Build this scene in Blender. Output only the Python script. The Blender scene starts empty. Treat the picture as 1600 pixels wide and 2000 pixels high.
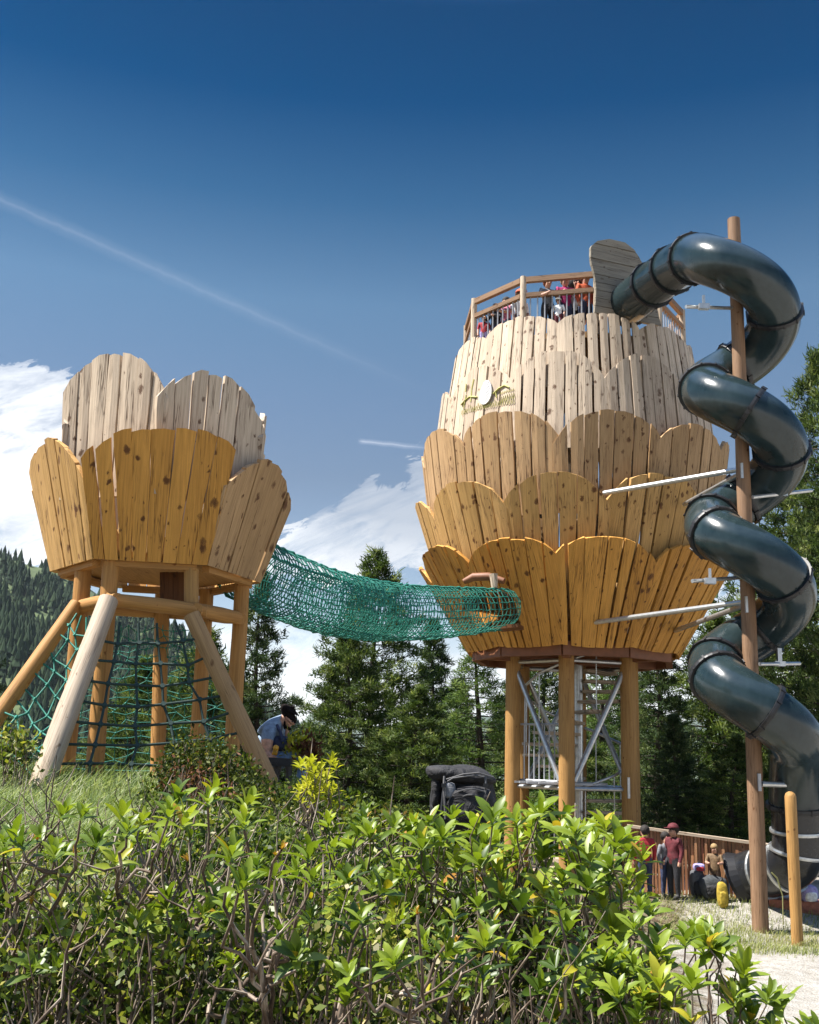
import bpy, math, random
import numpy as np
from mathutils import Vector, Matrix
R = math.radians
random.seed(7)
rng = np.random.default_rng(7)
sc = bpy.context.scene
C = sc.collection

# ------------------------------------------------------------------ camera
EYE = np.array((0.0, 0.0, 2.0))
FPX, PITCH, ROLL = 2080.0, R(12.97), R(1.78)
_F = np.array((0, math.cos(PITCH), math.sin(PITCH)))
_U0 = np.array((0, -math.sin(PITCH), math.cos(PITCH)))
_R0 = np.array((1.0, 0, 0))
_RC = math.cos(ROLL) * _R0 + math.sin(ROLL) * _U0
_UC = math.cos(ROLL) * _U0 - math.sin(ROLL) * _R0
cam = bpy.data.cameras.new('camera')
cam.sensor_fit = 'VERTICAL'; cam.sensor_height = 24; cam.lens = 24 * FPX / 2000
cam.clip_start = 0.05; cam.clip_end = 30000
co = bpy.data.objects.new('camera', cam); C.objects.link(co)
m = Matrix.Identity(4)
for i in range(3):
    m[i][0] = _RC[i]; m[i][1] = _UC[i]; m[i][2] = -_F[i]; m[i][3] = EYE[i]
co.matrix_world = m
sc.camera = co

def ray(px, py):
    d = _F * FPX + _RC * (px - 800) + _UC * (1000 - py)
    return d / np.linalg.norm(d)
def P(px, py, Y):
    d = ray(px, py); return EYE + d * (Y / d[1])
def RP(px, py, pt, nrm):
    d = ray(px, py); t = np.dot(np.asarray(pt) - EYE, nrm) / np.dot(d, nrm)
    return EYE + d * t
def nrm(v):
    v = np.asarray(v, float); return v / (np.linalg.norm(v) + 1e-12)
def sstep(a, b, x):
    t = np.clip((x - a) / (b - a), 0, 1); return t * t * (3 - 2 * t)

# ------------------------------------------------------------------ object helpers
def tag(o, label=None, cat=None, group=None, kind=None):
    if label: o['label'] = label
    if cat: o['category'] = cat
    if group: o['group'] = group
    if kind: o['kind'] = kind
    return o
def thing(name, label, cat, loc=(0, 0, 0), group=None):
    o = bpy.data.objects.new(name, None); C.objects.link(o)
    o.location = loc; o.empty_display_size = .1
    bpy.context.view_layer.update()
    return tag(o, label, cat, group)

class MB:
    def __init__(s):
        s.v = []; s.f = []; s.g = []; s.mi = []; s.n = 0; s.rn = []
    def add(s, v, f, g=None, mi=0, rn=None):
        v = np.asarray(v, float)
        s.v.append(v)
        s.g.append(np.zeros((len(v), 3)) if g is None else np.asarray(g, float))
        r = random.random() if rn is None else rn
        for q in f:
            s.f.append([i + s.n for i in q]); s.mi.append(mi); s.rn.append(r)
        s.n += len(v)
    def box(s, c, d, ax=None, mi=0, rn=None):
        c = np.asarray(c, float); d = np.asarray(d, float) / 2
        ax = np.eye(3) if ax is None else np.asarray(ax, float)
        k = int(np.argmax(d)); o1, o2 = [i for i in range(3) if i != k]
        sg = np.array([(x, y, z) for x in (-1, 1) for y in (-1, 1) for z in (-1, 1)], float)
        l = sg * d
        v = c + l @ ax
        off = random.random() * 30
        g = np.stack([l[:, o1] + l[:, o2] + off, l[:, k] + off, np.full(8, random.random())], 1)
        s.add(v, [(0, 1, 3, 2), (4, 6, 7, 5), (0, 4, 5, 1), (2, 3, 7, 6), (0, 2, 6, 4), (1, 5, 7, 3)], g, mi, rn)
    def beam(s, a, b, w, h, mi=0):
        a = np.asarray(a, float); b = np.asarray(b, float)
        d = nrm(b - a); up = np.array((0, 0, 1.0)) if abs(d[2]) < .95 else np.array((0, 1.0, 0))
        x = nrm(np.cross(d, up)); z = np.cross(x, d)
        s.box((a + b) / 2, (w, np.linalg.norm(b - a), h), [x, d, z], mi)
    def tube(s, pts, rad, n=8, cap=True, mi=0, jit=0.0, closed=False, rn=None):
        pts = np.asarray(pts, float); m = len(pts)
        rad = np.full(m, rad) if np.isscalar(rad) else np.asarray(rad, float)
        if closed:
            T = np.roll(pts, -1, 0) - np.roll(pts, 1, 0)
        else:
            T = np.gradient(pts, axis=0)
        T /= np.linalg.norm(T, axis=1)[:, None] + 1e-12
        a = np.array((0, 0, 1.0)) if abs(T[0][2]) < .9 else np.array((1.0, 0, 0))
        u = nrm(np.cross(T[0], a)); th = np.linspace(0, 2 * math.pi, n, endpoint=False)
        V = []; G = []; L = 0; idr = random.random(); off = random.random() * 40
        for i in range(m):
            u = nrm(u - T[i] * np.dot(u, T[i])); w = np.cross(T[i], u)
            if i: L += np.linalg.norm(pts[i] - pts[i - 1])
            rr = rad[i] * (1 + (jit * rng.standard_normal(n) if jit else 0))
            V.append(pts[i] + np.outer(np.cos(th) * rr, u) + np.outer(np.sin(th) * rr, w))
            G.append(np.stack([th * rad[i] + off, np.full(n, L + off), np.full(n, idr)], 1))
        f = []
        for i in range(m if closed else m - 1):
            j = (i + 1) % m
            for k in range(n):
                k2 = (k + 1) % n
                f.append((i * n + k, i * n + k2, j * n + k2, j * n + k))
        V = np.concatenate(V); G = np.concatenate(G)
        s.add(V, f, G, mi, rn)
        if cap and not closed:
            for i, rev in ((0, True), (m - 1, False)):
                q = list(range(n)); q = q[::-1] if rev else q
                s.add(V[i * n:(i + 1) * n], [q], G[i * n:(i + 1) * n], mi, rn)
    def lathe(s, prof, c, ax=(0, 0, 1), n=16, mi=0):
        pr = np.asarray(prof, float); ax = nrm(ax)
        a = np.array((1.0, 0, 0)) if abs(ax[0]) < .9 else np.array((0, 1.0, 0))
        u = nrm(np.cross(ax, a)); w = np.cross(ax, u); th = np.linspace(0, 2 * math.pi, n, endpoint=False)
        V = np.concatenate([np.asarray(c) + ax * z + np.outer(np.cos(th) * r, u) + np.outer(np.sin(th) * r, w) for r, z in pr])
        f = [(i * n + k, i * n + (k + 1) % n, (i + 1) * n + (k + 1) % n, (i + 1) * n + k) for i in range(len(pr) - 1) for k in range(n)]
        s.add(V, f, np.stack([np.tile(th, len(pr)), V[:, 2], np.zeros(len(V))], 1), mi)
    def build(s, name, mats, parent=None, smooth=False, label=None):
        me = bpy.data.meshes.new(name)
        v = np.concatenate(s.v); g = np.concatenate(s.g)
        if parent is not None:
            v = v - np.asarray(parent.matrix_world.translation)
        me.from_pydata(v.tolist(), [], s.f)
        a = me.attributes.new('gc', 'FLOAT_VECTOR', 'POINT'); a.data.foreach_set('vector', g.astype(np.float32).ravel())
        a = me.attributes.new('rnd', 'FLOAT', 'FACE'); a.data.foreach_set('value', np.array(s.rn, np.float32))
        mats = mats if isinstance(mats, (list, tuple)) else [mats]
        for x in mats: me.materials.append(x)
        if len(mats) > 1: me.polygons.foreach_set('material_index', np.array(s.mi, np.int32))
        if smooth: me.polygons.foreach_set('use_smooth', np.ones(len(s.f), bool))
        me.update()
        o = bpy.data.objects.new(name, me); C.objects.link(o)
        if parent is not None:
            o.parent = root_or(parent)
            if label: o['label'] = label
        return o
def root_or(p): return p
_wt = {}
def sub(mb, name, mat, part, smooth=False):
    """a sub-part: child of a part (which itself sits at its thing's origin)"""
    o = mb.build(name, mat, None, smooth)
    org = np.asarray(part.parent.matrix_world.translation)
    co_ = np.empty(len(o.data.vertices) * 3); o.data.vertices.foreach_get('co', co_)
    o.data.vertices.foreach_set('co', (co_.reshape(-1, 3) - org).ravel()); o.data.update()
    o.parent = part
    return o
def quads(name, V, rnd, mat, parent=None, mats=None, mi=None, smooth=False):
    """V: (N,4,3) quads, fast path"""
    N = len(V); me = bpy.data.meshes.new(name)
    V = V - np.asarray(parent.matrix_world.translation) if parent is not None else V
    me.vertices.add(N * 4); me.vertices.foreach_set('co', V.reshape(-1).astype(np.float32))
    me.loops.add(N * 4); me.loops.foreach_set('vertex_index', np.arange(N * 4, dtype=np.int32))
    me.polygons.add(N); me.polygons.foreach_set('loop_start', np.arange(0, N * 4, 4, dtype=np.int32))
    me.polygons.foreach_set('loop_total', np.full(N, 4, np.int32))
    a = me.attributes.new('rnd', 'FLOAT', 'FACE'); a.data.foreach_set('value', rnd.astype(np.float32))
    for x in (mats or [mat]): me.materials.append(x)
    me.update(calc_edges=True); me.validate()
    o = bpy.data.objects.new(name, me); C.objects.link(o)
    if parent is not None: o.parent = parent
    return o
def copy_tree(o, parent=None):
    c = o.copy(); C.objects.link(c)
    if parent is not None: c.parent = parent
    for ch in list(o.children): copy_tree(ch, c)
    return c

# ------------------------------------------------------------------ materials
def newmat(name):
    mt = bpy.data.materials.new(name); mt.use_nodes = True
    nt = mt.node_tree; b = nt.nodes['Principled BSDF']
    return mt, nt, b
def N(nt, t, **kw):
    n = nt.nodes.new(t)
    for k, v in kw.items(): setattr(n, k, v)
    return n
def ramp(nt, fac, stops):
    n = N(nt, 'ShaderNodeValToRGB'); e = n.color_ramp.elements
    while len(e) < len(stops): e.new(.5)
    for x, (p, c) in zip(e, stops):
        x.position = p; x.color = (*c, 1) if len(c) == 3 else c
    nt.links.new(fac, n.inputs[0]); return n.outputs[0]
def mixc(nt, fac, a, b, mode='MIX'):
    n = N(nt, 'ShaderNodeMix', data_type='RGBA', blend_type=mode)
    for s, v in ((n.inputs[0], fac), (n.inputs[6], a), (n.inputs[7], b)):
        if hasattr(v, 'is_linked'): nt.links.new(v, s)
        elif isinstance(v, (int, float)): s.default_value = v
        else: s.default_value = (*v, 1)
    return n.outputs[2]
def mth(nt, op, a, b=None, c=None):
    n = N(nt, 'ShaderNodeMath', operation=op)
    for s, v in zip(n.inputs, (a, b, c)):
        if v is None: continue
        if hasattr(v, 'is_linked'): nt.links.new(v, s)
        else: s.default_value = v
    return n.outputs[0]
def vscale(nt, v, sc_, off=(0, 0, 0)):
    n = N(nt, 'ShaderNodeMapping'); n.inputs['Scale'].default_value = sc_; n.inputs['Location'].default_value = off
    nt.links.new(v, n.inputs[0]); return n.outputs[0]
def noise(nt, v, scale=1, detail=3, rough=.5, dist=0):
    n = N(nt, 'ShaderNodeTexNoise'); n.inputs['Scale'].default_value = scale
    n.inputs['Detail'].default_value = detail; n.inputs['Roughness'].default_value = rough; n.inputs['Distortion'].default_value = dist
    nt.links.new(v, n.inputs['Vector']); return n.outputs[0]
def bump(nt, b, h, strength=.3, dist=.01):
    n = N(nt, 'ShaderNodeBump'); n.inputs['Strength'].default_value = strength; n.inputs['Distance'].default_value = dist
    nt.links.new(h, n.inputs['Height']); nt.links.new(n.outputs[0], b.inputs['Normal'])

def wood(name, ca, cb, knot=(.09, .035, .012), knots=1.0, crack=1.0, rough=.65):
    mt, nt, b = newmat(name)
    gc = N(nt, 'ShaderNodeAttribute', attribute_name='gc').outputs['Vector']
    sx = N(nt, 'ShaderNodeSeparateXYZ'); nt.links.new(gc, sx.inputs[0])
    wn = N(nt, 'ShaderNodeTexWhiteNoise', noise_dimensions='1D'); nt.links.new(sx.outputs[2], wn.inputs['W'])
    col = mixc(nt, wn.outputs[0], ca, cb)
    # broad figure, fine grain
    big = noise(nt, vscale(nt, gc, (9, 1.1, 3)), 1, 3, .55, .6)
    col = mixc(nt, mth(nt, 'MULTIPLY', big, .55), col, tuple(x * .55 for x in cb), 'MIX')
    gr = noise(nt, vscale(nt, gc, (70, 2.2, 3)), 1, 4, .6, .3)
    col = mixc(nt, .55, col, ramp(nt, gr, [(.3, (.45, .4, .36)), (.62, (1, 1, 1))]), 'MULTIPLY')
    # cracks
    ck = noise(nt, vscale(nt, gc, (30, .9, 7)), 1, 3, .55, .1)
    cm = ramp(nt, mth(nt, 'ABSOLUTE', mth(nt, 'SUBTRACT', ck, .5)), [(0, (1, 1, 1)), (.022, (.0, .0, .0))])
    ck2 = noise(nt, vscale(nt, gc, (3, 1.5, 5), (4, 9, 2)), 1, 2)
    cm = mth(nt, 'MULTIPLY', mth(nt, 'MULTIPLY', cm, ramp(nt, ck2, [(.44, (0, 0, 0)), (.54, (1, 1, 1))])), .9 * crack)
    col = mixc(nt, cm, col, tuple(k * .7 for k in knot))
    # knots
    kv = N(nt, 'ShaderNodeTexVoronoi', feature='F1'); kv.inputs['Scale'].default_value = 1
    dv = noise(nt, vscale(nt, gc, (24, 17, 3)), 1, 3)
    md = N(nt, 'ShaderNodeVectorMath', operation='ADD'); nt.links.new(vscale(nt, gc, (13, 9, 9)), md.inputs[0])
    cx = N(nt, 'ShaderNodeCombineXYZ'); nt.links.new(mth(nt, 'MULTIPLY', dv, .85), cx.inputs[0]); nt.links.new(mth(nt, 'MULTIPLY', dv, .7), cx.inputs[1])
    nt.links.new(cx.outputs[0], md.inputs[1]); nt.links.new(md.outputs[0], kv.inputs['Vector'])
    sz = N(nt, 'ShaderNodeSeparateColor'); nt.links.new(kv.outputs['Color'], sz.inputs[0])
    rr = mth(nt, 'MULTIPLY', mth(nt, 'POWER', sz.outputs[0], 2.6), mth(nt, 'MULTIPLY_ADD', wn.outputs[0], .46 * knots, .18 * knots))
    kd = mth(nt, 'DIVIDE', kv.outputs['Distance'], mth(nt, 'ADD', rr, .012))
    km = ramp(nt, kd, [(.55, (1, 1, 1)), (.8, (.6, .6, .6)), (1, (0, 0, 0))])
    col = mixc(nt, mth(nt, 'MULTIPLY', km, .95), col, knot)
    nt.links.new(col, b.inputs['Base Color'])
    b.inputs['Roughness'].default_value = rough; b.inputs['Specular IOR Level'].default_value = .25
    bump(nt, b, mth(nt, 'ADD', gr, mth(nt, 'MULTIPLY', cm, -2.0)), .35, .006)
    return mt
def plain(name, col, rough=.5, metal=0, spec=.5, var=.0, scale=8, bumpy=0):
    mt, nt, b = newmat(name)
    if var or bumpy:
        tc = N(nt, 'ShaderNodeTexCoord').outputs['Object']
        nz = noise(nt, tc, scale, 4, .6)
        nt.links.new(ramp(nt, nz, [(.3, tuple(c * (1 - var) for c in col)), (.7, tuple(min(1, c * (1 + var)) for c in col))]), b.inputs['Base Color'])
        if bumpy: bump(nt, b, nz, bumpy, .02)
    else: b.inputs['Base Color'].default_value = (*col, 1)
    b.inputs['Roughness'].default_value = rough; b.inputs['Metallic'].default_value = metal
    b.inputs['Specular IOR Level'].default_value = spec
    return mt
def foliage(name, stops, trans=.35, rough=.5, tcol=1.3, spec=.12):
    mt, nt, b = newmat(name)
    at = N(nt, 'ShaderNodeAttribute', attribute_name='rnd')
    col = ramp(nt, at.outputs['Fac'], stops)
    nt.links.new(col, b.inputs['Base Color']); b.inputs['Roughness'].default_value = rough; b.inputs['Specular IOR Level'].default_value = spec
    tr = N(nt, 'ShaderNodeBsdfTranslucent')
    nt.links.new(mixc(nt, 1.0, col, (tcol, tcol * 1.05, tcol * .5), 'MULTIPLY'), tr.inputs[0])
    mx = N(nt, 'ShaderNodeMixShader'); mx.inputs[0].default_value = trans
    nt.links.new(b.outputs[0], mx.inputs[1]); nt.links.new(tr.outputs[0], mx.inputs[2])
    nt.links.new(mx.outputs[0], nt.nodes['Material Output'].inputs[0])
    return mt

M = {}
M['amber'] = wood('amber_larch', (.86, .44, .10), (.60, .285, .055), (.10, .035, .01))
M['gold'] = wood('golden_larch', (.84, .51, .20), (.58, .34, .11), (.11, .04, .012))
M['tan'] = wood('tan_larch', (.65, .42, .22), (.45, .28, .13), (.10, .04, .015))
M['pale'] = wood('pale_larch', (.80, .65, .48), (.53, .42, .31), (.10, .05, .025))
M['grey'] = wood('grey_weathered_board', (.36, .32, .25), (.27, .24, .19), (.10, .07, .05), .7)
M['post'] = wood('larch_post', (.52, .29, .10), (.44, .245, .08), (.13, .045, .012), .55, .5)
M['log'] = wood('peeled_grey_log', (.58, .46, .34), (.50, .40, .30), (.14, .08, .04), .5, .6)
M['tanlog'] = wood('peeled_tan_log', (.50, .32, .16), (.42, .26, .12), (.14, .07, .03), .5, .6)
M['orange_log'] = wood('peeled_orange_log', (.55, .28, .085), (.48, .25, .08), (.16, .05, .012), .6, .5)
M['darkwood'] = wood('dark_beam', (.20, .085, .03), (.15, .06, .022), (.05, .02, .01), .6)
M['pole'] = wood('weathered_pole', (.34, .205, .12), (.28, .17, .10), (.12, .05, .02), .6, .8)
M['railwood'] = wood('brown_rail', (.36, .22, .13), (.28, .17, .10), (.10, .05, .025), .6)
M['fencewood'] = wood('fence_board', (.72, .40, .20), (.40, .17, .09), (.06, .02, .01), .6)
M['brownlog'] = plain('brown_painted_wood', (.20, .075, .03), .6, var=.2)
M['steel'] = plain('galvanised_steel', (.55, .56, .56), .38, .85, var=.15, scale=20)
M['white_metal'] = plain('pale_coated_metal', (.40, .41, .43), .45, .3, var=.1)
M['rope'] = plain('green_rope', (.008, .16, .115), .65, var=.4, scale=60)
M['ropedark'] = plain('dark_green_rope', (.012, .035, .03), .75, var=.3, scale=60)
M['black'] = plain('black_rubber', (.012, .012, .014), .45)
M['logo_lime'] = plain('lime_paint', (.36, .34, .08), .6, var=.3)
M['logo_white'] = plain('emblem_white', (.66, .65, .63), .5)
M['logo_grey'] = plain('emblem_grey_line', (.45, .45, .47), .6)

def slide_mat(name, ca, cb, rough):
    mt, nt, b = newmat(name)
    tc = N(nt, 'ShaderNodeTexCoord').outputs['Object']
    nz = noise(nt, tc, 1.6, 4, .6); n2 = noise(nt, vscale(nt, tc, (1, 1, .35)), 14, 5, .7)
    nt.links.new(mixc(nt, .25, ramp(nt, nz, [(.35, ca), (.68, cb)]), ramp(nt, n2, [(.35, tuple(c * .6 for c in ca)), (.7, cb)])), b.inputs['Base Color'])
    r = N(nt, 'ShaderNodeMapRange'); r.inputs[3].default_value = rough * .75; r.inputs[4].default_value = rough * 1.5
    nt.links.new(n2, r.inputs[0]); nt.links.new(r.outputs[0], b.inputs['Roughness'])
    b.inputs['Specular IOR Level'].default_value = .55
    bump(nt, b, noise(nt, tc, 3.2, 3, .55), .10, .03)
    return mt
M['slide'] = slide_mat('blue_green_plastic', (.009, .019, .022), (.027, .043, .046), .16)
M['slide_black'] = slide_mat('black_plastic', (.012, .013, .015), (.022, .023, .026), .22)

M['pine'] = foliage('pine_needles', [(0, (.016, .03, .01)), (.4, (.06, .095, .026)), (.65, (.11, .15, .042)), (1, (.25, .28, .10))], .3, .5)
M['pine2'] = foliage('bluish_pine_needles', [(0, (.016, .03, .014)), (.45, (.055, .09, .036)), (.7, (.09, .125, .05)), (1, (.19, .22, .095))], .25, .5)
M['larch'] = foliage('larch_needles', [(0, (.045, .08, .025)), (.5, (.10, .16, .045)), (1, (.22, .28, .10))], .3, .55)
M['bark'] = plain('dark_bark', (.055, .040, .030), .9, var=.5, scale=14, bumpy=.6)
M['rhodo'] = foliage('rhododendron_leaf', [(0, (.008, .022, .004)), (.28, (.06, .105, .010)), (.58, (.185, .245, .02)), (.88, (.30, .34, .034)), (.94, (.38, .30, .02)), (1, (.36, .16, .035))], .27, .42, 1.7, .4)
M['bilberry'] = foliage('small_dark_leaf', [(0, (.008, .014, .004)), (.5, (.04, .058, .010)), (.8, (.15, .17, .03)), (.93, (.26, .21, .05)), (1, (.28, .15, .09))], .28, .5, 1.3, .15)
M['cover'] = foliage('ground_cover_leaf', [(0, (.007, .015, .004)), (.35, (.035, .06, .008)), (.65, (.13, .175, .02)), (.85, (.32, .31, .05)), (1, (.52, .47, .30))], .3, .4, 1.5, .25)
M['grass'] = foliage('pale_grass', [(0, (.07, .11, .035)), (.45, (.19, .25, .09)), (.75, (.38, .42, .22)), (1, (.58, .56, .40))], .35, .5, 1.2)
M['drygrass'] = foliage('dry_grass', [(0, (.13, .16, .05)), (.5, (.25, .28, .10)), (1, (.42, .38, .2))], .3, .55, 1.1)
M['yellowleaf'] = foliage('yellow_leaf', [(0, (.20, .22, .02)), (.6, (.38, .38, .03)), (1, (.50, .46, .06))], .35, .45)
M['deadleaf'] = foliage('dead_leaf', [(0, (.07, .03, .018)), (.6, (.14, .06, .03)), (1, (.22, .11, .05))], .2, .7)
def stem_mat():
    mt, nt, b = newmat('shrub_bark')
    gc = N(nt, 'ShaderNodeAttribute', attribute_name='gc').outputs['Vector']
    nz = noise(nt, vscale(nt, gc, (60, 14, 1)), 1, 4, .6)
    nt.links.new(ramp(nt, nz, [(.3, (.035, .022, .015)), (.5, (.13, .09, .062)), (.7, (.48, .41, .33))]), b.inputs['Base Color'])
    b.inputs['Roughness'].default_value = .85; bump(nt, b, nz, .5, .003); return mt
M['stem'] = stem_mat()
M['matt_hair'] = plain('matt_dark_hair', (.012, .009, .008), .95, spec=.08)

# ------------------------------------------------------------------ terrain
_yl = [-50, 0, 1.2, 2.5, 5, 8, 11, 14, 18, 40, 120, 300, 900]
_zl = [-1.5, -1.45, -1.05, -.80, -.54, -.30, -.40, -1.1, -1.9, -3.5, -18, -40, -70]
_yr = [-50, 0, 2.5, 5, 9, 13.1, 13.9, 16.5, 20, 40, 120, 300, 900]
_zr = [-1.5, -1.45, -1.40, -1.62, -1.84, -1.84, -1.63, -1.68, -1.92, -3.5, -18, -40, -70]
def hill_noise(x, y):
    return (np.sin(x * 1.9 + y * .7) * np.cos(y * 1.3 - x * .6) * .035 + np.sin(x * 4.3 - y * 3.1) * .014 + np.sin(x * 7.7 + y * 6.1) * .007)
def ground(x, y):
    x = np.asarray(x, float); y = np.asarray(y, float)
    zl = np.interp(y, _yl, _zl); zr = np.interp(y, _yr, _zr)
    yc = np.clip(y, 0, 14)
    A = 1 - sstep(-.2 - .08 * yc, 1.2 + .17 * yc, x)
    return 2.0 + zr + (zl - zr) * A + hill_noise(x, y) * np.where(y < 60, 1, 0)
def axis_pts(lo, hi, step, far, n):
    core = np.arange(lo, hi + 1e-6, step)
    g = np.geomspace(1, 1 + (far - hi), n)[1:] - 1
    return np.concatenate([-(g[::-1]) + lo, core, g + hi])
def make_ground():
    xs = axis_pts(-14, 14, .16, 4500, 34); ys = axis_pts(-4, 30, .16, 4500, 34)
    X, Y = np.meshgrid(xs, ys); Z = ground(X, Y)
    nx, ny = len(xs), len(ys)
    V = np.stack([X, Y, Z], -1).reshape(-1, 3)
    idx = np.arange(nx * ny).reshape(ny, nx)
    F = np.stack([idx[:-1, :-1], idx[:-1, 1:], idx[1:, 1:], idx[1:, :-1]], -1).reshape(-1, 4)
    me = bpy.data.meshes.new('ground'); me.from_pydata(V.tolist(), [], F.tolist())
    me.polygons.foreach_set('use_smooth', np.ones(len(F), bool))
    mt, nt, b = newmat('ground_soil')
    tc = N(nt, 'ShaderNodeTexCoord').outputs['Object']
    sp = N(nt, 'ShaderNodeSeparateXYZ'); nt.links.new(tc, sp.inputs[0])
    n1 = noise(nt, tc, 1.1, 5, .6); n2 = noise(nt, tc, 9, 5, .7); n3 = noise(nt, tc, 55, 3, .6)
    litter = ramp(nt, n2, [(.3, (.03, .022, .014)), (.45, (.09, .065, .04)), (.55, (.20, .165, .11)), (.65, (.06, .085, .025)), (.8, (.30, .27, .2))])
    sand = ramp(nt, mth(nt, 'ADD', mth(nt, 'MULTIPLY', n2, .5), mth(nt, 'MULTIPLY', n3, .5)), [(.32, (.20, .175, .14)), (.5, (.36, .335, .295)), (.68, (.50, .48, .45))])
    # sandy yard: to the right of the bank, out to the fence
    m1 = mth(nt, 'ADD', mth(nt, 'SUBTRACT', sp.outputs[0], mth(nt, 'MULTIPLY_ADD', sp.outputs[1], .17, .35)), mth(nt, 'MULTIPLY', mth(nt, 'SUBTRACT', n1, .5), 2.2))
    m1 = ramp(nt, m1, [(.35, (0, 0, 0)), (.75, (1, 1, 1))])
    m2 = ramp(nt, mth(nt, 'MULTIPLY', sp.outputs[1], .01), [(.19, (1, 1, 1)), (.23, (0, 0, 0))])
    # bare light patch under the climbing frame
    cxx = mth(nt, 'ADD', sp.outputs[0], 1.9); cyy = mth(nt, 'SUBTRACT', sp.outputs[1], 9.4)
    d = mth(nt, 'ADD', mth(nt, 'MULTIPLY', mth(nt, 'MULTIPLY', cxx, cxx), .35), mth(nt, 'MULTIPLY', mth(nt, 'MULTIPLY', cyy, cyy), .6))
    m3 = ramp(nt, mth(nt, 'ADD', d, n1), [(.75, (1, 1, 1)), (.95, (0, 0, 0))])
    mk = mth(nt, 'MAXIMUM', mth(nt, 'MULTIPLY', m1, m2), m3)
    nt.links.new(mixc(nt, mk, litter, sand), b.inputs['Base Color'])
    b.inputs['Roughness'].default_value = .95; b.inputs['Specular IOR Level'].default_value = .1
    bump(nt, b, mth(nt, 'ADD', n2, n3), .7, .04)
    me.materials.append(mt); me.update()
    o = bpy.data.objects.new('ground', me); C.objects.link(o); tag(o, kind='structure')
make_ground()

# ------------------------------------------------------------------ plank panel
def panel(mb, O, ex, ey, ez, w0, w1, H, n, thick=.045, arch=.3, pw=2.6, mi=0, notch=None, lean=0.0, rag=.014, t0=0.0, bend=0.0, gap=1.0):
    O, ex, ey, ez = (np.asarray(a, float) for a in (O, ex, ey, ez))
    ws = np.array([random.uniform(.75, 1.25) for _ in range(n)]); cs = np.concatenate([[0], np.cumsum(ws)]) / ws.sum() * 2 - 1
    def prof(f): return 1 - arch * abs(f + lean) ** pw
    for i in range(n):
        f0, f1 = cs[i], cs[i + 1]; fm = (f0 + f1) / 2
        rj = random.uniform(-rag, rag)
        tops = [H * prof(f0) + rj, H * max(prof(fm), (prof(f0) + prof(f1)) / 2) + rj + .008, H * prof(f1) + rj]
        zo = random.uniform(-.009, .009)
        segs = [(t0 * H, None)]
        if notch and notch(fm): a, b_ = notch(fm); segs = [(0, a), (b_, None)]
        g0, g1 = random.uniform(.003, .019) * gap, random.uniform(.003, .019) * gap
        idr = random.random(); so, to = random.random() * 50, random.random() * 50
        for (lo, hi) in segs:
            nt_ = 8; fr = []; bk = []; G = []
            wl = np.cumsum(np.array([random.gauss(0, .0028) for _ in range(nt_ + 1)])); wr = np.cumsum(np.array([random.gauss(0, .0028) for _ in range(nt_ + 1)]))
            for k in range(nt_ + 1):
                row = []
                for c_, f in enumerate((f0, fm, f1)):
                    y = lo + ((tops[c_] if hi is None else hi) - lo) * k / nt_
                    t = y / H
                    wdt = (w0 + (w1 - w0) * t) / 2
                    x = f * wdt + (g0 + wl[k] if c_ == 0 else (-g1 + wr[k] if c_ == 2 else 0))
                    row.append((x, y, zo + (.007 if c_ == 1 else 0)))
                fr.append(row)
            V = []
            for row in fr:
                for (x, y, z) in row: V.append((x, y, z + thick / 2))
                for c_ in (0, 2):
                    x, y, z = row[c_]; V.append((x, y, z - thick / 2))
            L = np.array(V)
            if bend: L[:, 2] -= L[:, 0] ** 2 / (2 * bend)
            W = O + np.outer(L[:, 0], ex) + np.outer(L[:, 1], ey) + np.outer(L[:, 2], ez)
            G = np.stack([L[:, 0] + so + (L[:, 2] - thick / 2) * .6, L[:, 1] + to, np.full(len(L), idr)], 1)
            f = []
            for k in range(nt_):
                a, b2 = k * 5, (k + 1) * 5
                f += [(a, a + 1, b2 + 1, b2), (a + 1, a + 2, b2 + 2, b2 + 1), (a + 3, a, b2, b2 + 3), (a + 2, a + 4, b2 + 4, b2 + 2), (a + 4, a + 3, b2 + 3, b2 + 4)]
            e = nt_ * 5
            f += [(1, 0, 3, 4, 2), (e, e + 1, e + 2, e + 4, e + 3)]
            mb.add(W, f, G, mi)

def polar(c, th, r, z, to_cam):
    """th measured from the direction to the camera, positive to the right in the picture"""
    x = nrm(np.array((to_cam[1], -to_cam[0], 0))) * -1
    d = to_cam * math.cos(th) + x * math.sin(th)
    return np.array((c[0] + d[0] * r, c[1] + d[1] * r, z)), d

# ================================================================== BIG TOWER
BT = np.array((P(1118, 1000, 17.0)[0], 17.0))
bt_cam = nrm(np.array((-BT[0], -BT[1], 0)))
def zr_front(y, rpx, D=17.0, px=1118):
    r = rpx * D / FPX
    for _ in range(6):
        z = P(px, y, D - r)[2]
        dep = D * math.cos(PITCH) + (z - 2) * math.sin(PITCH)
        r = rpx * dep / FPX
    return z, r
zb1, rb1 = zr_front(1262, 199); zt1, rt1 = zr_front(1043, 302)
zt2, rt2 = zr_front(918, 304); zt3, rt3 = zr_front(795, 292); zt4, rt4 = zr_front(688, 250); zt5, rt5 = zr_front(613, 226)
DECK = zt5 - .22
base_z = float(ground(BT[0], BT[1]))
tower = thing('pinecone_tower', 'tall pinecone shaped play tower clad in overlapping larch plank scales on six posts', 'tower', (BT[0], BT[1], base_z))
OFF = R(-5.5)
def r_at(z, za, ra_, zb_, rb_): return ra_ + (rb_ - ra_) * (z - za) / (zb_ - za)
q2 = r_at(zt1 - .60, zb1, rb1, zt1, rt1) - .10
q3 = r_at(zt2 - .56, zt1 - .60, q2, zt2, rt2) - .10
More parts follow.
